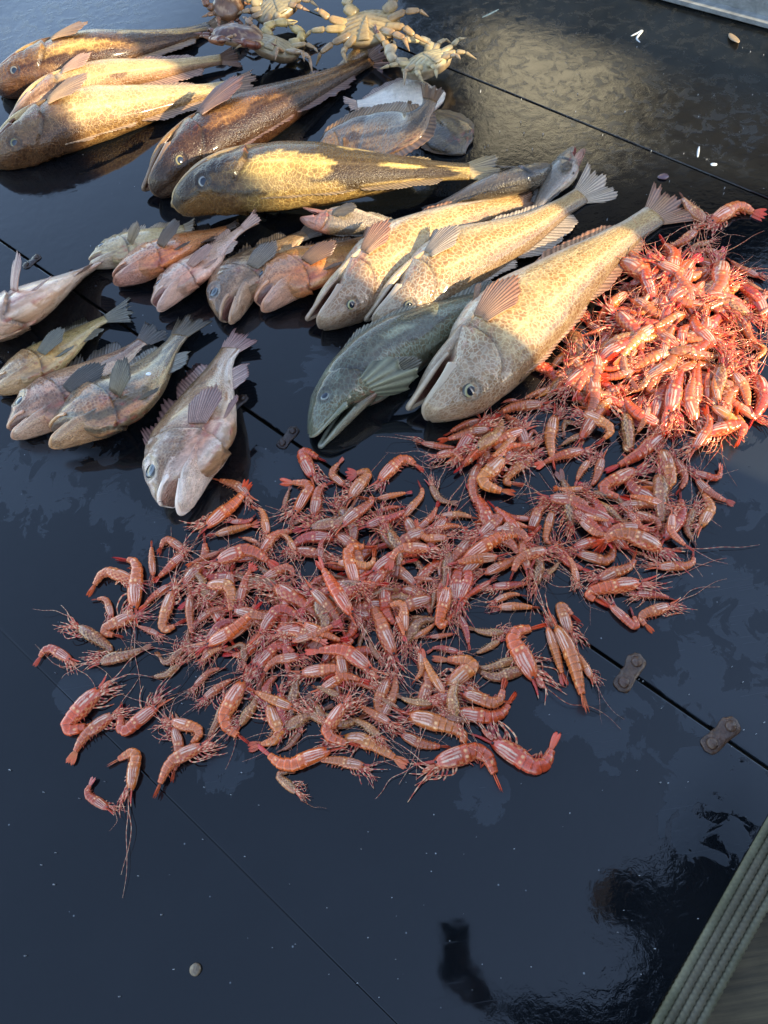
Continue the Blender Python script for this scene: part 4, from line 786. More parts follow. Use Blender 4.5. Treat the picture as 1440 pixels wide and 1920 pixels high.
# shared limbs, unit length = one prawn
def leg_mesh(sd, base_x, hand):
    rs = np.random.default_rng(sd); b = MB()
    x0 = base_x; f = rs.uniform(.25, .95); l1, l2, l3 = .15, .17, .13
    d1 = np.array([f*.6, -.75, rs.uniform(-.3, .3)]); d2 = np.array([f, -.15+rs.uniform(-.5, .4), rs.uniform(-.4, .3)]); d3 = np.array([f*.9+rs.uniform(-.4, .3), -.4+rs.uniform(-.5, .5), rs.uniform(-.5, .1)])
    P = np.array([[x0, -.045, .0]]); P = np.vstack([P, P[-1]+norm(d1)*l1]); P = np.vstack([P, P[-1]+norm(d2)*l2]); P = np.vstack([P, P[-1]+norm(d3)*l3])
    P[:, 1] *= hand; C_ = spline(P, 22); q = np.linspace(0, 1, 22); rad = .0150*(1-.74*q)
    bands = (np.sin(q*2*math.pi*rs.uniform(4, 6)+rs.uniform(0, 6)) > .1)[:, None]
    cc = np.where(bands, [.62, .46, .40], lerp(np.array([.36, .05, .045]), np.array([.52, .12, .075]), q[:, None]))
    b.tube(C_, rad, np.c_[cc, np.zeros(22)], 6); return b.mesh('leg', M_PLEG)
def ant_mesh(sd, hand):
    rs = np.random.default_rng(sd); b = MB(); ln = rs.uniform(.7, 1.5)
    th = rs.uniform(-.7, .5)*hand*-1; P = [np.array([.03, -.03*hand, .02])]; d = np.array([math.cos(th), math.sin(th), rs.uniform(-.1, .25)])
    for k in range(5):
        P.append(P[-1]+d*ln/5); a = rs.normal(0, .28); d = np.array([d[0]*math.cos(a)-d[1]*math.sin(a), d[0]*math.sin(a)+d[1]*math.cos(a), d[2]*.4-.05])
    C_ = spline(np.array(P), 44); q = np.linspace(0, 1, 44)
    bands = ((q*rs.uniform(10, 16)) % 1 < .42)[:, None]
    cc = np.where(bands, [.62, .50, .46], lerp(np.array([.48, .14, .10]), np.array([.34, .12, .12]), q[:, None]))
    b.tube(C_, .0066*(1-.70*q), np.c_[cc, np.zeros(44)], 5); return b.mesh('antenna', M_PLEG)
def feel_mesh(sd, hand):
    rs = np.random.default_rng(sd); b = MB()
    for k in range(9):                                      # mouth limbs and short feelers: one banded bunch under the snout
        th = rs.uniform(-.75, .15)*hand; ln = rs.uniform(.20, .50)
        P = np.array([[-.12+.02*k, -.05*hand, rs.uniform(-.03, .05)], [.08, 0, 0], [0, 0, 0]]); P[1] = P[0]+[ln*.5*math.cos(th), ln*.5*math.sin(th), rs.uniform(-.03, .08)]; th += rs.normal(0, .4); P[2] = P[1]+[ln*.5*math.cos(th), ln*.5*math.sin(th), rs.uniform(-.06, .04)]
        C_ = spline(P, 16); q = np.linspace(0, 1, 16); bands = (np.sin(q*rs.uniform(18, 30)+k) > .15)[:, None]
        b.tube(C_, lerp(.0145, .0032, q), np.c_[np.where(bands, [.60, .44, .40], [.40, .06, .055]), np.zeros(16)], 6)
    return b.mesh('feelers', M_PLEG)
def scale_mesh(hand):
    b = MB(); n_ = 12; q = np.linspace(0, 1, n_); ph = np.arange(10)/10*2*math.pi
    for s2 in (-1, 1):
        G = np.zeros((n_, 10, 3)); wv = .030*np.sin(np.clip(q*.93+.07, 0, 1)*math.pi)**.6
        G[..., 0] = (.0+.17*q)[:, None]; G[..., 1] = (-.022*hand-.028*hand*q)[:, None]+wv[:, None]*np.cos(ph); G[..., 2] = (s2*(.034+.02*q))[:, None]+.006*np.sin(ph)
        sp = fbm(G*60+s2, 3)[..., None]; cc = np.where(sp > .55, [.62, .44, .42], lerp(np.array([.48, .16, .13]), np.array([.55, .18, .10]), q[:, None, None]))
        b.grid(G, np.c_[cc.reshape(-1, 3), np.zeros(n_*10)])
    return b.mesh('antennal_scale', M_PLEG)
def fan_mesh(opn, sd, c0, c1):
    rs = np.random.default_rng(sd); b = MB(); n_ = 12; q = np.linspace(0, 1, n_); ph = np.arange(10)/10*2*math.pi
    for k, a in enumerate((-1., -.5, 0, .5, 1.)):
        th = a*opn+rs.normal(0, .05); ln = (.19, .205, .20, .205, .19)[k]; wv = (.030 if k != 2 else .020)*np.sin(np.clip(q*.86+.14, 0, 1)*math.pi)**.55*(1 if opn > .2 else .8)
        lx = ln*q; G = np.zeros((n_, 10, 3)); ly = wv[:, None]*np.cos(ph)
        G[..., 0] = lx[:, None]*math.cos(th)-ly*math.sin(th); G[..., 1] = lx[:, None]*math.sin(th)+ly*math.cos(th)
        G[..., 2] = (.006*np.sin(ph)*np.sin(np.clip(q+.1, 0, 1)*math.pi)[:, None])+(.010 if k == 2 else -.007*abs(a)-.004*(k % 2))
        cc = lerp(np.array(c0), np.array(c1), q[:, None]**.8); cc = np.where((q > .93)[:, None], cc*.6+np.array([.12, .05, .03]), cc)
        b.grid(G, np.repeat(np.c_[cc, np.zeros(n_)][:, None], 10, 1))
    return b.mesh('tail_fan', M_PRAWN)
LEGS = {h: [[leg_mesh(100*int(h > 0)+10*k+v, -.05-.055*k, h) for v in range(5)] for k in range(5)] for h in (1, -1)}
ANTS = {h: [ant_mesh(500+v+50*int(h > 0), h) for v in range(10)] for h in (1, -1)}
FEEL = {h: [feel_mesh(700+v, h) for v in range(5)] for h in (1, -1)}
SCAL = {h: scale_mesh(h) for h in (1, -1)}
TC = dict(t=((.45, .15, .09), (.50, .075, .04)), r=((.52, .13, .07), (.62, .050, .022)), y=((.55, .26, .1), (.58, .14, .06)), g=((.26, .17, .13), (.26, .10, .075)), p=((.48, .12, .11), (.46, .10, .1)))
FANS = {c: [fan_mesh(o, 800+k, *TC[c]) for k, o in enumerate((.06, .14, .34, .62))] for c in TC}
b = MB(); q = np.sin(np.linspace(.02, 1, 9)*math.pi*.5); an = np.arange(14)/14*2*math.pi
ph = np.linspace(.02, math.pi-.02, 10); G = np.stack([np.sin(ph)[:, None]*np.cos(an), np.sin(ph)[:, None]*np.sin(an), np.broadcast_to(np.cos(ph)[:, None], (10, 14))], -1)*.019
b.grid(G, (.012, .010, .012, 0)); PEYE = b.mesh('eye', M_EYE)

NP, MP = 60, 48
phi = np.arange(MP)/MP*2*math.pi; PCO, PSI = np.cos(phi), np.sin(phi); PDEG = np.degrees(np.abs(np.arctan2(PSI, PCO)))
def prawn(idx, P, typ, label, group, top):
    rs = np.random.default_rng(1000+idx)
    z = 0.; zs_, ze_ = 0., 0.
    for it in range(3):
        E, Mi, Tt = at(P[0], P[1], .012+zs_)[:2], at(P[2], P[3], .012+.5*(zs_+ze_))[:2], at(P[4], P[5], .012+ze_)[:2]
        Ln = np.linalg.norm(E-Mi)+np.linalg.norm(Mi-Tt)
        push = Mi+(Mi-.5*(E+Tt))*.20
        K = np.array([E, lerp(E, push, .5), lerp(E, push, .86), push*.8+.1*(E+Tt), lerp(push, Tt, .2), lerp(push, Tt, .6), Tt])
        Q = K
        for _ in range(3): Q = np.vstack([Q[:1], np.stack([.75*Q[:-1]+.25*Q[1:], .25*Q[:-1]+.75*Q[1:]], 1).reshape(-1, 2), Q[-1:]])
        s = np.r_[0, np.cumsum(np.linalg.norm(np.diff(Q, axis=0), axis=1))]; Ln = s[-1]; s /= Ln
        xs = np.linspace(0, .84, NP); C2 = np.stack([np.interp(xs, s, Q[:, k]) for k in (0, 1)], 1)
        hs = np.array([hget(p) for p in C2])
        zs_ = hs[:NP//2].mean()*.72; ze_ = hs[NP//2:].mean()*.72; dz = max(0., hs[NP//3:2*NP//3].max()*.62-.5*(zs_+ze_)); zs_ += dz; ze_ += dz
    x = xs/.84
    a = np.interp(x, [0, .05, .14, .28, .40, .52, .7, .85, 1], [.046, .072, .099, .116, .118, .111, .096, .076, .050])*Ln*rs.uniform(.86, 1.06)
    wv = a*.80
    seg_ = np.clip((x-.41)/.59*6, 0, 6); saw = np.where(x > .41, (seg_ % 1), 0)
    T = np.gradient(C2, axis=0); T = norm(T); k_ = np.ones(5)/5; T = norm(np.stack([np.convolve(np.pad(T[:, j], 2, 'edge'), k_, 'valid') for j in (0, 1)], 1))
    cr = (Mi-E)[0]*(Tt-Mi)[1]-(Mi-E)[1]*(Tt-Mi)[0]
    side = -1. if cr > 0 else 1.                             # the back faces the outside of the curl
    bend = abs(cr)/(np.linalg.norm(Mi-E)*np.linalg.norm(Tt-Mi)+1e-9)
    if bend < .12: side = rs.choice((-1., 1.))
    roll = rs.normal(R(12), R(16))
    if bend < .2 and rs.random() < .45: roll = R(rs.uniform(50, 90))
    if typ == 'g': roll = R(rs.uniform(-45, 5))
    zz = np.interp(x, [0, 1], [zs_, ze_])+np.maximum(wv, .006)*(.96+.2*abs(math.sin(roll)))
    C = np.c_[C2, zz]; S = np.c_[-T[:, 1]*side, T[:, 0]*side, np.zeros(NP)]; Zu = np.array([0, 0, 1.])
    D = S*math.cos(roll)+Zu*math.sin(roll); N_ = -S*math.sin(roll)+Zu*math.cos(roll)
    rad = 1+.10*saw[:, None]*np.ones(MP)-.05*(np.exp(-((x-.41)/.012)**2))[:, None]
    vent = PDEG > 128
    rad = rad-.10*vent*(x > .42)[:, None]*(saw[:, None] > .6)
    am = np.where(PCO > 0, a[:, None], a[:, None]*lerp(1.0, .78, sst(.4, .6, x))[:, None])
    G = C[:, None]+D[:, None]*(am*rad*PCO)[..., None]+N_[:, None]*(wv[:, None]*rad*np.sign(PSI)*np.abs(PSI)**.9)[..., None]
    base = np.array(PC[typ])*rs.uniform(.85, 1.15)*np.array([1, rs.uniform(.9, 1.12), rs.uniform(.88, 1.15)])
    nz = fbm(np.stack([np.broadcast_to((x*14)[:, None], (NP, MP)), np.broadcast_to(phi*2.2, (NP, MP)), np.full((NP, MP), idx*1.37)], -1), 3)[..., None]
    col = base*(.78+.44*nz)*np.ones((NP, MP, 1))
    col = lerp(col, np.array([.50, .16, .075]) if typ != 'g' else base*.8, (sst(.75, 1, x)*.6)[:, None, None])
    if typ in 'rtp': col = lerp(col, np.array([.52, .12, .075]), (np.exp(-(x/.10)**2)*.65)[:, None, None])
    col = col*(1+.34*((saw > .76)*(x > .42))-.30*((saw < .16)*(x > .44)))[:, None, None]
    w1 = nz[..., 0]
    if typ != 'g':
        for dg, sw in ((22.5, 3.0), (45, 3.0), (67.5, 3.6), (90, 4.2)):
            k1 = np.exp(-((PDEG[None]-dg-9*np.sin(x*11+idx)[:, None]*.5)/(sw*1.35))**4)*(sst(.07, .13, x)*(1-sst(.36, .40, x)))[:, None]*(w1 > .25)
            pale_ = np.array([.80, 1.02, 1.55]); col = lerp(col, pale_, (k1*.95)[..., None]); 
        k2 = np.exp(-((PDEG[None]-56)/34)**4)*(sst(.08, .14, x)*(1-sst(.35, .40, x)))[:, None]; col = lerp(col, col*np.array([.66, .42, .40]), (k2*.65)[..., None])
    # legs' bases and flank plates below: red and white checks
    chk = (np.sin(x*58)[:, None]*np.sin(np.radians(PDEG)*9+idx)[None]+.6*(w1-.5) > .0)[..., None]
    kv = sst(112, 132, PDEG)[None, :, None]
    lowc = np.where(chk, [.56, .34, .27], [.38, .085, .06]) if typ != 'g' else np.where(chk, [.42, .36, .29], [.13, .08, .07])
    col = lerp(col, lowc, kv*np.where(x < .42, 1., .75)[:, None, None])
    for sx, dg in ((.455, 66), (.455, 100), (.86, 60)):       # the white spots
        k3 = np.exp(-((x-sx)/.020)**4)[:, None]*np.exp(-((PDEG-dg)/9)**4)[None]; col = lerp(col, np.array([.85, .80, .72]), (k3*.95)[..., None])
    if typ == 'g':
        dots = fbm(np.stack([np.broadcast_to((x*46)[:, None], (NP, MP)), np.broadcast_to(phi*7, (NP, MP)), np.full((NP, MP), idx*2.1)], -1), 2); col = lerp(col, np.array([.52, .46, .36]), (sst(.60, .68, dots)*.8)[..., None])
    hd_ = T[0]*-1; ang = math.atan2(hd_[1], hd_[0]); loc = C[0].copy()
    root = empty('prawn', loc, ang); tag(root, label, 'prawn', group)
    Rz = np.array([[math.cos(ang), math.sin(ang), 0], [-math.sin(ang), math.cos(ang), 0], [0, 0, 1]])
    Lc = lambda A: (A-loc) @ Rz.T
    hand = 1. if side*1. < 0 else -1.                         # +1: belly towards local -Y ... mirrored limb sets
    # rolled frame at the head, as a child transform
    e_roll = Matrix.Rotation(-roll*hand*1.0 if False else 0., 4, 'X')
    b = MB(); b.grid(Lc(G), np.concatenate([col, np.zeros((NP, MP, 1))], 2)); 
    # swimmerets: small paddles under the tail segments
    for k in range(5):
        i = int(NP*(.46+.085*k)); bp = C[i]-D[i]*am[i, MP//2]*.8; d_ = norm(-D[i]*1.0-np.r_[T[i], 0]*(-.5+rs.uniform(-.5, .3))+N_[i]*rs.uniform(-.1, .4))
        q = np.linspace(0, 1, 7); Cs = bp+d_*(q*.085*Ln)[:, None]
        b.tube(Lc(Cs), .017*Ln*np.sin(np.clip(q*.85+.15, 0, 1)*math.pi)**.6, np.c_[np.where((q > .55)[:, None], lowc.reshape(-1, 3)[5]*.8, base*.9), np.zeros(7)], 7, up=(T[i][1], -T[i][0], .1), flat=.35)
    b.build('body', M_PRAWN, root)
    fr0 = -np.r_[T[0], 0]; D0 = D[0]; N0 = N_[0]
    # rostrum: long saw-edged spike, red with a pale tip
    b = MB(); q = np.linspace(0, 1, 26); rl = rs.uniform(.26, .36)*Ln
    Cr = C[0]+fr0*(q*rl-.05*Ln)[:, None]+D0*(a[0]*.35+.055*Ln*q**2)[:, None]
    teeth = 1+.8*np.abs(((q*11) % 1)-.2)*(q > .05)*(q < .85)
    rc = lerp(np.array([.50, .13, .08]), np.array([.62, .09, .04]), q[:, None]); rc = np.where((q > .86)[:, None], [.72, .50, .38], rc)
    b.tube(Lc(Cr), .021*Ln*(1-q)**.75*teeth+.0004, np.c_[rc, np.zeros(26)], 8, up=Rz @ N0, flat=.42); b.build('rostrum', M_PLEG, root)
    # limbs: shared meshes under the rolled head frame
    X = Rz @ fr0; Yb = Rz @ D0*(1 if hand > 0 else -1); Zb = np.cross(X, Yb)
    M3 = Matrix(((X[0], Yb[0], Zb[0]), (X[1], Yb[1], Zb[1]), (X[2], Yb[2], Zb[2]))).to_4x4() @ Matrix.Scale(Ln, 4)
    h = 1 if hand > 0 else -1
    for k in range(5): link('leg', LEGS[h][k][int(rs.integers(5))], root, M3)
    for k in range(2): link('antenna', ANTS[h][int(rs.integers(10))], root, M3)
    link('feelers', FEEL[h][int(rs.integers(5))], root, M3); link('antennal_scale', SCAL[h], root, M3)
    for sg in (1, -1):
        ep = Lc(C[1]+D[1]*a[1]*.30+N_[1]*sg*wv[1]*1.02); link('eye', PEYE, root, Matrix.Translation(ep.tolist()) @ Matrix.Scale(Ln, 4))
    # tail fan
    tw = rs.uniform(-.5, .5) if rs.random() < .7 else rs.uniform(.9, 1.5)
    bk = np.r_[T[-1], 0]; tp = np.r_[Tt, 0]-np.r_[C2[-1], 0]; Y_ = norm(N_[-1]*math.cos(tw)+D[-1]*math.sin(tw)); Z_ = np.cross(bk, Y_)
    bk, Y_, Z_ = Rz @ bk, Rz @ Y_, Rz @ Z_; o_ = Lc(C[-1]-np.r_[T[-1], 0]*.02*Ln)
    Mt = Matrix(((bk[0], Y_[0], Z_[0], o_[0]), (bk[1], Y_[1], Z_[1], o_[1]), (bk[2], Y_[2], Z_[2], o_[2]), (0, 0, 0, 1))) @ Matrix.Scale(Ln*1.22, 4)
    link('tail_fan', FANS[typ][int(rs.choice((0, 1, 1, 2, 2, 3)))], root, Mt)
    for i in range(0, NP, 4): hstamp(C2[i], a[i]*.9, zz[i]+wv[i]*.75)
    return root
# labels: colour, posture and the nearest landmark; what is still alike is counted along the photo
LM = [((1330, 400), 'by the biggest fish tail'), ((1250, 500), 'sunlit beside the biggest fish belly'), ((1390, 500), 'sunlit at the upper right edge'), ((1150, 580), 'sunlit under the biggest fish flank'), ((1290, 600), 'amid the sunlit heap'),
      ((1380, 620), 'sunlit at the right edge, middle'), ((1080, 680), 'by the biggest fish gill'), ((1200, 720), 'in the lower sunlit heap'), ((1330, 740), 'at the sunlit heap foot, right'), ((1400, 760), 'at the right edge, below sunlight'), ((980, 780), 'under the biggest fish chin'), ((850, 840), 'beside the biggest fish mouth'),
      ((1100, 850), 'between the sunlit and shaded heaps'), ((1250, 880), 'just below the sunlit heap'), ((600, 890), 'below the green fish mouth'), ((720, 900), 'in the gap below green fish'), ((440, 920), 'beside the white rockfish mouth'), ((970, 920), 'below the biggest fish head'),
      ((1100, 980), 'in the right shaded heap'), ((1270, 980), 'at the shaded heap right rim'), ((1180, 1040), 'above the seam on the right heap'), ((870, 1010), 'above the heap centre'), ((560, 1000), 'below the upper left heap rim'), ((420, 1000), 'at the heap upper left shoulder'), ((300, 1080), 'at the left heap rim'),
      ((150, 1200), 'straggling left of the heap'), ((220, 1320), 'apart at the lower left'), ((430, 1130), 'in the left heap half'), ((560, 1150), 'left of the heap centre'), ((700, 1100), 'in the heap centre'), ((860, 1100), 'right of the heap centre'), ((1000, 1080), 'over the seam end'),
      ((320, 1230), 'in the lower left heap flank'), ((460, 1240), 'in the lower heap, left half'), ((620, 1230), 'in the lower heap, middle'), ((780, 1210), 'in the lower heap, right half'), ((900, 1210), 'at the gap right of heap'), ((1040, 1220), 'beside the seam below the heap'), ((1250, 1130), 'near the nearest rusty fastener'),
      ((400, 1360), 'at the bottom left heap rim'), ((540, 1330), 'above the bottom heap rim'), ((650, 1400), 'at the bottom rim, middle'), ((770, 1330), 'in the bottom right heap'), ((900, 1310), 'at the bottom right heap rim'), ((900, 1430), 'lowest on the heap, right'), ((560, 1460), 'lowest below the heap')]
CW = dict(t='brownish pink', r='orange red', y='yellowish tan', g='grey speckled', p='rosy')
infos = []
for P, ty, top in PR:
    v1 = np.array([P[2]-P[0], P[3]-P[1]]); v2 = np.array([P[4]-P[2], P[5]-P[3]]); an_ = math.degrees(math.acos(np.clip(np.dot(v1, v2)/(np.linalg.norm(v1)*np.linalg.norm(v2)+1e-6), -1, 1)))
    sh = 'straight' if an_ < 22 else ('bowed' if an_ < 70 else 'hooked'); hx_, hy_ = -v1
    di = ('left' if hx_ < 0 else 'right') if abs(hx_) > abs(hy_) else ('up' if hy_ < 0 else 'down')
    ctr = ((P[0]+P[2]+P[4])/3, (P[1]+P[3]+P[5])/3); lm = min(LM, key=lambda q: (q[0][0]-ctr[0])**2+(q[0][1]-ctr[1])**2)[1]
    infos.append((f'{sh} {CW[ty]} prawn {lm}', di, ctr))
from collections import defaultdict
by = defaultdict(list)
for k, (s_, di, c_) in enumerate(infos): by[s_+', head '+di].append(k)
base_n = defaultdict(int)
for s_, di, c_ in infos: base_n[s_] += 1
labels = {}
ORD = {2: ['left of two', 'right of two'], 3: ['leftmost of three', 'middle of three', 'rightmost of three']}
for s_, ks in by.items():
    if len(ks) == 1: labels[ks[0]] = s_; continue
    ks = sorted(ks, key=lambda k: infos[k][2][0])
    for q, k in enumerate(ks): labels[k] = s_+', '+(ORD[len(ks)][q] if len(ks) in ORD else ('leftmost', 'second', 'third', 'fourth', 'fifth', 'sixth')[min(q, 5)]+(' from left' if q else ' one'))
mass = []; NSTUFF = max(0, len(PR)-300); print('prawns', len(PR), NSTUFF)
for k, (P, ty, top) in enumerate(PR):
    if k < NSTUFF: mass.append(prawn(k, P, ty, None, None, top))
    else: prawn(k, P, ty, labels[k], 'prawns heaped on the wet deck', top)
VV, FF, CC, nv_ = [], [], [], 0
for r_ in mass:                                              # the buried bottom layer, seen only in the chinks: one mass
    mr_ = r_.matrix_basis.copy()
    for c_ in list(r_.children):
        me = c_.data; n_ = len(me.vertices); a_ = np.empty(n_*3, np.float32); me.vertices.foreach_get('co', a_)
        M_ = np.array(mr_ @ c_.matrix_basis); VV.append(a_.reshape(-1, 3) @ M_[:3, :3].T+M_[:3, 3])
        k_ = np.empty(n_*4, np.float32); me.color_attributes['Col'].data.foreach_get('color', k_); CC.append(k_.reshape(-1, 4))
        FF += [tuple(i+nv_ for i in p_.vertices) for p_ in me.polygons]; nv_ += n_; bpy.data.objects.remove(c_)
    bpy.data.objects.remove(r_)
mm2 = MB(); mm2.add(np.vstack(VV), FF, np.vstack(CC)); ho_ = mm2.build('prawn_heap', M_PRAWN); tag(ho_, 'tangled lowest layer of the prawn heap, seen only in the chinks', 'prawns', None, 'stuff')

# ------------------------------------------------------------------ small litter
def lump(name, label, cat, px, size, c, flat=.5, seed=1, m=None, group=None, z=0.):
    p = at(*px, z); root = MB(); ph = np.linspace(.05, math.pi-.05, 14); an = np.arange(20)/20*2*math.pi
    G = np.stack([np.sin(ph)[:, None]*np.cos(an), np.sin(ph)[:, None]*np.sin(an), np.broadcast_to(np.cos(ph)[:, None], (14, 20))*flat], -1)
    G = G*(1+.5*(fbm(G*1.8+seed*3, 3)-.5))[..., None]*np.array(size); G[..., 2] = np.maximum(G[..., 2]+size[2]*flat*.8, .0004)
    cc = np.array(c)*(.6+.8*fbm(G*300+seed, 3)[..., None]); root.grid(G, np.c_[cc.reshape(-1, 3), np.zeros(280)])
    o = root.build(name, m or M_VC); o.location = tuple(p); return tag(o, label, cat, group)
lump('pebble', 'small grey broken shell pebble alone on the dark deck, bottom left', 'pebble', (368, 1818), (.0085, .0078, .007), (.20, .165, .105), .6, 3, M_RUST)
lump('shell_chip', 'pale blue white chip on the deck under the far seam', 'chip', (1338, 310), (.008, .006, .004), (.6, .65, .68), .6, 4)
lump('slime_lump', 'dark red scrap on the deck above the biggest fish tail', 'scrap', (1243, 333), (.012, .01, .008), (.16, .08, .08), .5, 5, M_EYE)
lump('shell_chip', 'pale curl fallen on the brown speckled rockfish back', 'chip', (279, 702), (.006, .004, .003), (.75, .75, .72), .6, 6, None, None, .075)
def strip(name, label, cat, pts, r, c, z=.002, flat=1.):
    b = MB(); C_ = spline([at(x, y, z) for x, y in pts], 20); q = np.linspace(0, 1, 20)
    b.tube(C_, r*np.sin(np.clip(q*.9+.05, 0, 1)*math.pi)**.4, (*c, 0), 7, up=(0, 0, 1), flat=flat); return tag(b.build(name, M_VC), label, cat)
strip('twig', 'thin pale green stalk on the deck near the top edge', 'twig', [(904, 33), (918, 27), (935, 18)], .003, (.45, .5, .38))
strip('gut_string', 'white curly string on the muddy deck, upper right', 'string', [(1183, 68), (1196, 62), (1204, 58), (1194, 72), (1200, 80)], .0035, (.62, .66, .66))
strip('shell_sliver', 'upright white sliver beside the far seam', 'chip', [(1308, 295), (1309, 285), (1311, 275)], .003, (.6, .64, .66))
b = MB(); Pq = [at(x, y, z) for x, y, z in ((1368, 62, .004), (1376, 72, .006), (1384, 80, .012), (1376, 92, .003))]
q = np.linspace(0, 1, 18); C_ = spline(Pq[:3], 18); b.tube(C_, .013*np.sin(np.clip(q*.96+.02, 0, 1)*math.pi)**.7, (.30, .22, .15, 0), 10, up=(0.2, .1, 1), flat=.22)
tag(b.build('dead_leaf', M_VC), 'small dry brown leaf near the far right corner', 'leaf')
b = MB(); C_ = spline([at(1418, 1690, -.045), at(1424, 1655, -.02), at(1442, 1625, -.012), at(1462, 1600, -.02)], 18)
b.tube(C_, .022*np.sin(np.clip(q*.94+.04, 0, 1)*math.pi)**.6, (.22, .11, .05, 0), 12, up=(.3, .2, 1), flat=.2)
tag(b.build('dead_leaf', M_VC), 'curled wet brown leaf on the wood beside the webbing', 'leaf')
b = MB()                                                     # loose fish scales and specks, beyond counting
for k in range(145):
    if k < 100: x, y = rng.uniform(0, 1440), rng.uniform(1250, 1900)
    else: x, y = rng.uniform(900, 1440), rng.uniform(40, 420)
    p = at(x, y)
    if toun(p)[0] > UE-.01: continue
    s_ = rng.uniform(.0004, .0011)*(1.25 if k >= 100 else 1); an = np.arange(6)/6*2*math.pi+rng.random()*6; st = rng.uniform(.4, 1)
    top_ = np.stack([p[0]+s_*np.cos(an), p[1]+s_*st*np.sin(an), np.full(6, .0052)], 1); bot = top_.copy(); bot[:, 2] = .0002
    g_ = rng.uniform(.25, .5); b.add(np.vstack([top_, bot]), [tuple(range(6))]+[(i, i+6, (i+1) % 6+6, (i+1) % 6) for i in range(6)], (g_, g_*1.02, g_*1.03, 0))
so = b.build('fish_scales', M_VC, smooth=False); so['kind'] = 'stuff'

# ------------------------------------------------------------------ out-of-frame things for reflections; right-hand shed and pilings added for their shade
def UB(a, bb, z=0.): return np.array([us[0]*a+ns[0]*bb, us[1]*a+ns[1]*bb, z])
B1 = float(np.dot(at(1345, 850, .02)[:2], ns)); B2 = float(np.dot(at(1240, 425, .06)[:2], ns))
def quadbox(b, P, z0, z1):
    V = [[*p[:2], z0] for p in P]+[[*p[:2], z1] for p in P]
    b.add(V, [(3, 2, 1, 0), (4, 5, 6, 7)]+[(i, (i+1) % 4, (i+1) % 4+4, i+4) for i in range(4)]); return b
def shed(name, label, cor, z1, rise, m, door=None):
    c = sum(cor)/4; root = empty(name, (c[0], c[1], -.055)); tag(root, label, 'shed'); o0 = np.array([c[0], c[1], -.055])
    b = quadbox(MB(), cor, -.055, z1); b.build('wall', m, root, o0, False)
    A_, B_, C_, D_ = [np.array([*p[:2], z1]) for p in cor]; up = np.array([0, 0, rise]); ex = lambda p: p+(p-[c[0], c[1], z1])*.06
    r0, r1 = .5*(ex(A_)+ex(D_))+up, .5*(ex(B_)+ex(C_))+up; e = np.array([0, 0, .05]); f = np.array([0, 0, .012])
    b = MB(); V = [ex(A_)+f, ex(B_)+f, ex(C_)+f, ex(D_)+f, r0+f, r1+f]; V2 = [v+e for v in V]
    b.add(V+V2, [(6, 7, 11, 10), (8, 9, 10, 11), (0, 4, 5, 1), (2, 5, 4, 3), (0, 1, 7, 6), (2, 3, 9, 8), (0, 6, 10, 4), (4, 10, 9, 3), (1, 5, 11, 7), (5, 2, 8, 11)]); b.build('roof', M_ROOF, root, o0, False)
    # plank battens on the wall facing the deck and a door
    d_ = D_-A_; ln = np.linalg.norm(d_[:2]); d_ = d_/np.linalg.norm(d_); out = norm(np.array([A_[0]-B_[0], A_[1]-B_[1], 0]))
    for k in range(int(ln/.22)):
        p = A_+d_*(.1+k*.22); b = MB(); quadbox(b, [p+out*.002, p+d_*.03+out*.002, p+d_*.03+out*.022, p+out*.022], -.05, z1-.04); b.build('batten', m, root, o0, False)
    if door:
        t0, t1, h0, h1, dm = door; p, p2 = A_+d_*t0, A_+d_*t1
        b = MB(); quadbox(b, [p+out*.026, p2+out*.026, p2+out*.06, p+out*.06], h0, h1); dr = b.build('door', dm, root, o0, False)
        b = MB(); hp_ = A_+d_*(t1-.08)+out*.065; hp_[2] = .5*(h0+h1); b.tube([hp_, hp_+out*.05, hp_+out*.05+[0, 0, .12], hp_+[0, 0, .12]], .012, (.1, .1, .1, 0), 8); b.build('handle', M_RUST, dr, o0)
    return root
shed('shade_shed', 'dark unseen shed added to block the sun, with pitched roof beyond the near right side', [UB(2.1, B1), UB(4.2, B1), UB(4.2, B1-3.4), UB(2.1, B1-3.4)], 2.7, .5, M_SHED)  # unseen shed added to keep the sun off the near side
shed('boathouse', 'dark boathouse with a cream painted door beyond the far right corner', [np.array([.74, 3.75]), np.array([.74, 6.0]), np.array([3.6, 6.0]), np.array([3.6, 3.75])], 2.4, .7, M_SHED, (.10, .88, .40, 1.66, M_CREAM))
def shade_piling(bb, a, r, h, label):  # unseen posts added to shade the far strip and break up the sun
    p = UB(a, bb); b = MB(); q = np.linspace(0, 1, 24); C_ = np.stack([np.full(24, 0.), np.full(24, 0.), lerp(-1.2, h, q)], 1); C_[:, :2] += .01*np.c_[np.sin(q*5+bb), np.cos(q*4)]
    b.tube(C_, r*(1.05-.1*q)*(1+.02*np.sin(q*40)), (1, 1, 1, 0), 20, up=(1, 0, 0)); o = b.build('shade_piling', M_PILE); o.location = (p[0], p[1], 0)
    tag(o, label, 'shade_piling', 'unseen posts added right of the deck to block sun')
    return o
shade_piling(B2+.15, 2.3, .15, 2.6, 'thick unseen added piling nearest the gap of sunlight')
shade_piling(B2+.53, 2.35, .17, 2.9, 'thick unseen added piling, second from the gap of sunlight')
shade_piling(B2+1.05, 2.5, .16, 2.5, 'thick unseen added piling, farthest from the net shed')

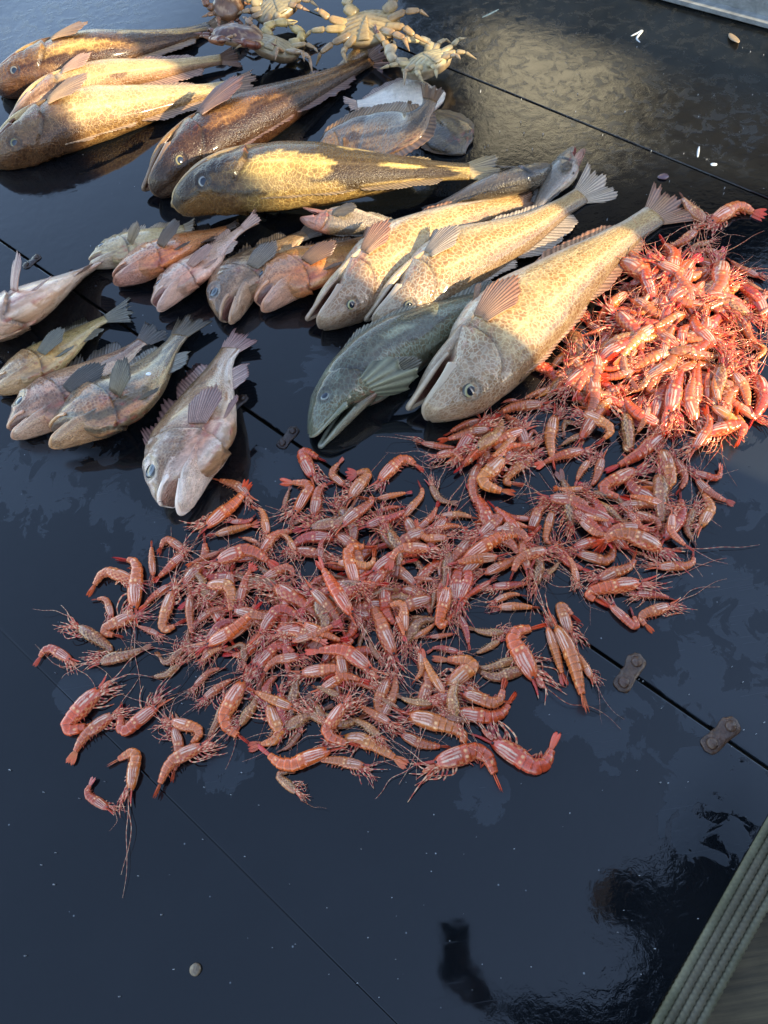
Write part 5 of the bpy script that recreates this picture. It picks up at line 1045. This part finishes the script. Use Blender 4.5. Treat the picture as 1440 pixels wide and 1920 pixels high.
# the photographer: dark jacket, phone held out over the deck
def skin_body(name, V, E_, Rr, m, parent, col, sub=2, origin=(0, 0, 0)):
    me = bpy.data.meshes.new(name); me.from_pydata([tuple(np.array(v)-np.array(origin)) for v in V], E_, []); o = link(name, me, parent)
    sk = o.modifiers.new('skin', 'SKIN'); sk.use_smooth_shade = True
    for k, r_ in enumerate(Rr): me.skin_vertices[0].data[k].radius = (r_, r_) if np.isscalar(r_) else r_
    me.skin_vertices[0].data[0].use_root = True
    s2 = o.modifiers.new('sub', 'SUBSURF'); s2.levels = sub; s2.render_levels = sub
    mm_ = m.copy(); mm_.name = name+'_mat'; nd = mm_.node_tree.nodes
    for n_ in list(nd):
        if n_.type == 'ATTRIBUTE':
            rgb = nd.new('ShaderNodeRGB'); rgb.outputs[0].default_value = (*col, 1)
            for l_ in list(mm_.node_tree.links):
                if l_.from_node == n_: mm_.node_tree.links.new(rgb.outputs[0], l_.to_socket)
    me.materials.append(mm_); return o
fwv = RM.T @ np.array([0, 0, -1.]) if False else RM @ np.array([0, 0, -1.]); rtv = RM @ np.array([1., 0, 0]); upv = RM @ np.array([0, 1., 0]); lens = np.array([0, 0, CH])
pr = empty('person', (.95, -.25, -.055)); tag(pr, 'person in a dark jacket standing at the deck corner holding a phone out', 'person'); po = np.array([.95, -.25, -.055])
hand_c = lens-upv*.125+rtv*.018-fwv*.03
V = [(.95, -.25, .86), (.93, -.22, 1.02), (.88, -.16, 1.20), (.84, -.12, 1.36), (.80, -.09, 1.45), (.76, -.05, 1.53), (.74, -.03, 1.62), (.735, -.025, 1.70),
     (.74, -.28, 1.37), (.48, -.33, 1.20), tuple(hand_c+np.array([.085, -.075, -.02])), (.96, .06, 1.36), (1.02, .18, 1.10), (.93, .22, .88),
     (.90, -.36, .82), (.92, -.38, .42), (.96, -.40, .02), (.87, -.36, -.03), (1.02, -.14, .82), (1.05, -.12, .42), (1.08, -.12, .02), (.99, -.07, -.03)]
E_ = [(0, 1), (1, 2), (2, 3), (3, 4), (4, 5), (5, 6), (6, 7), (3, 8), (8, 9), (9, 10), (3, 11), (11, 12), (12, 13), (0, 14), (14, 15), (15, 16), (16, 17), (0, 18), (18, 19), (19, 20), (20, 21)]
Rr = [.15, .15, .17, .15, .07, .085, .105, .07, .085, .058, .04, .085, .06, .042, .105, .075, .055, .045, .105, .075, .055, .045]
V = [((x-.15*min(1, max(0, (z)/.9)), y+.02, z) if k_ != 10 else (x, y, z)) for k_, (x, y, z) in enumerate(V)]; Rr = [r_*(1.22 if k_ < 4 or k_ in (8, 9, 11, 12) else 1) for k_, r_ in enumerate(Rr)]
skin_body('body', V, E_, Rr, M_CLOTH, pr, (.018, .018, .022), 2, po)
hd_ = MB(); ph = np.linspace(.03, math.pi-.03, 22); an = np.arange(28)/28*2*math.pi
G = np.stack([np.sin(ph)[:, None]*np.cos(an)*.078, np.sin(ph)[:, None]*np.sin(an)*.092, np.broadcast_to(np.cos(ph)[:, None], (22, 28))*.118], -1)
fa = norm(np.array([-.75, .05, -.55])); fx = norm(np.cross([0, 0, 1.], fa)); fz = np.cross(fa, fx)
nose = np.exp(-((G[..., 0]/.013)**2+((G[..., 2]+.005)/.028)**2))*(G[..., 1] > 0)*.022; G[..., 1] += nose
sock = (np.exp(-(((np.abs(G[..., 0])-.032)/.015)**2+((G[..., 2]-.022)/.011)**2))*(G[..., 1] > 0)); G[..., 1] -= sock*.008
mouth = np.exp(-((G[..., 0]/.024)**2+((G[..., 2]+.052)/.006)**2))*(G[..., 1] > 0)
cc = lerp(np.array([.42, .24, .17])*np.ones(G.shape), np.array([.30, .10, .09]), mouth[..., None]*.8); cc = np.where((sock > .55)[..., None], [.05, .04, .035], cc)
hp = np.array([.575, 0.0, 1.66]); W_ = hp+G[..., :1]*fx+G[..., 1:2]*fa+G[..., 2:]*fz; hd_.grid(W_-po, np.c_[cc.reshape(-1, 3), np.zeros(22*28)])
for sg in (1, -1): hd_.tube((hp+fx*sg*.078+np.outer(np.linspace(-.03, .03, 6), fz))-po, [.004, .012, .014, .013, .010, .004], (.4, .22, .16, 0), 8, up=fa, flat=.6)
hd_.build('head', M_SKIN, pr)
b = MB(); Gh = G*1.09; msk = 1+.05*(fbm(Gh*60, 3)-.5)
Gh = Gh*msk[..., None]; Gh[..., 1] -= .022; Gh[..., 2] += .016; b.grid(hp+Gh[..., :1]*fx+Gh[..., 1:2]*fa+Gh[..., 2:]*fz-po, (.03, .02, .014, 0)); b.build('hair', M_CLOTH, pr)
# hand: palm and five bent fingers round the phone
hv = [hand_c-fwv*.012-upv*.02+rtv*.02, hand_c-fwv*.020+upv*.0+rtv*.01]
V = [tuple(hand_c+np.array([.085, -.075, -.02])), tuple(hand_c+rtv*.050-upv*.045-fwv*.008), tuple(hand_c+rtv*.040-upv*.005-fwv*.010)]; E_ = [(0, 1), (1, 2)]; Rr = [.030, .030, .026]
for k, ln in enumerate((.072, .080, .074, .058)):
    s0 = hand_c+rtv*.036+upv*(.030-.021*k)-fwv*.006; i0 = len(V)
    V += [tuple(s0), tuple(s0+fwv*.020-rtv*.006+upv*.002*k), tuple(s0+fwv*.026-rtv*ln*.5), tuple(s0+fwv*.020-rtv*ln*.92)]; Rr += [.0105, .0098, .0088, .0072]; E_ += [(2, i0), (i0, i0+1), (i0+1, i0+2), (i0+2, i0+3)]
i0 = len(V); V += [tuple(hand_c+rtv*.020-upv*.050-fwv*.012), tuple(hand_c-rtv*.015-upv*.030-fwv*.018), tuple(hand_c-rtv*.044+upv*.004-fwv*.010)]; Rr += [.014, .0115, .009]; E_ += [(1, i0), (i0, i0+1), (i0+1, i0+2)]
skin_body('hand', V, E_, Rr, M_SKIN, pr, (.22, .13, .095), 2, po)
# phone: rounded slab, lens side towards the deck, just behind the viewpoint
b = MB(); cxy = (.004, -.060); hw, hh, cr_ = .042, .084, .011; loop = []
for (sx, sy, a0_) in ((1, 1, 0), (-1, 1, 90), (-1, -1, 180), (1, -1, 270)):
    for a_ in np.linspace(0, 90, 7): loop.append((cxy[0]+sx*(hw-cr_)+cr_*math.cos(R(a0_+a_)), cxy[1]+sy*(hh-cr_)+cr_*math.sin(R(a0_+a_))))
rows = [(.0035, .96), (.0045, 1.0), (.0105, 1.0), (.0115, .96)]
G = np.stack([np.stack([lens+rtv*(cxy[0]+(x-cxy[0])*s_)+upv*(cxy[1]+(y-cxy[1])*s_)-fwv*d_ for x, y in loop]) for d_, s_ in rows])
b.grid(G, (.012, .012, .014, 0)); ph_ = b.build('phone', M_PHONE, None); tag(ph_, 'black smartphone held out flat over the deck by the person', 'phone')
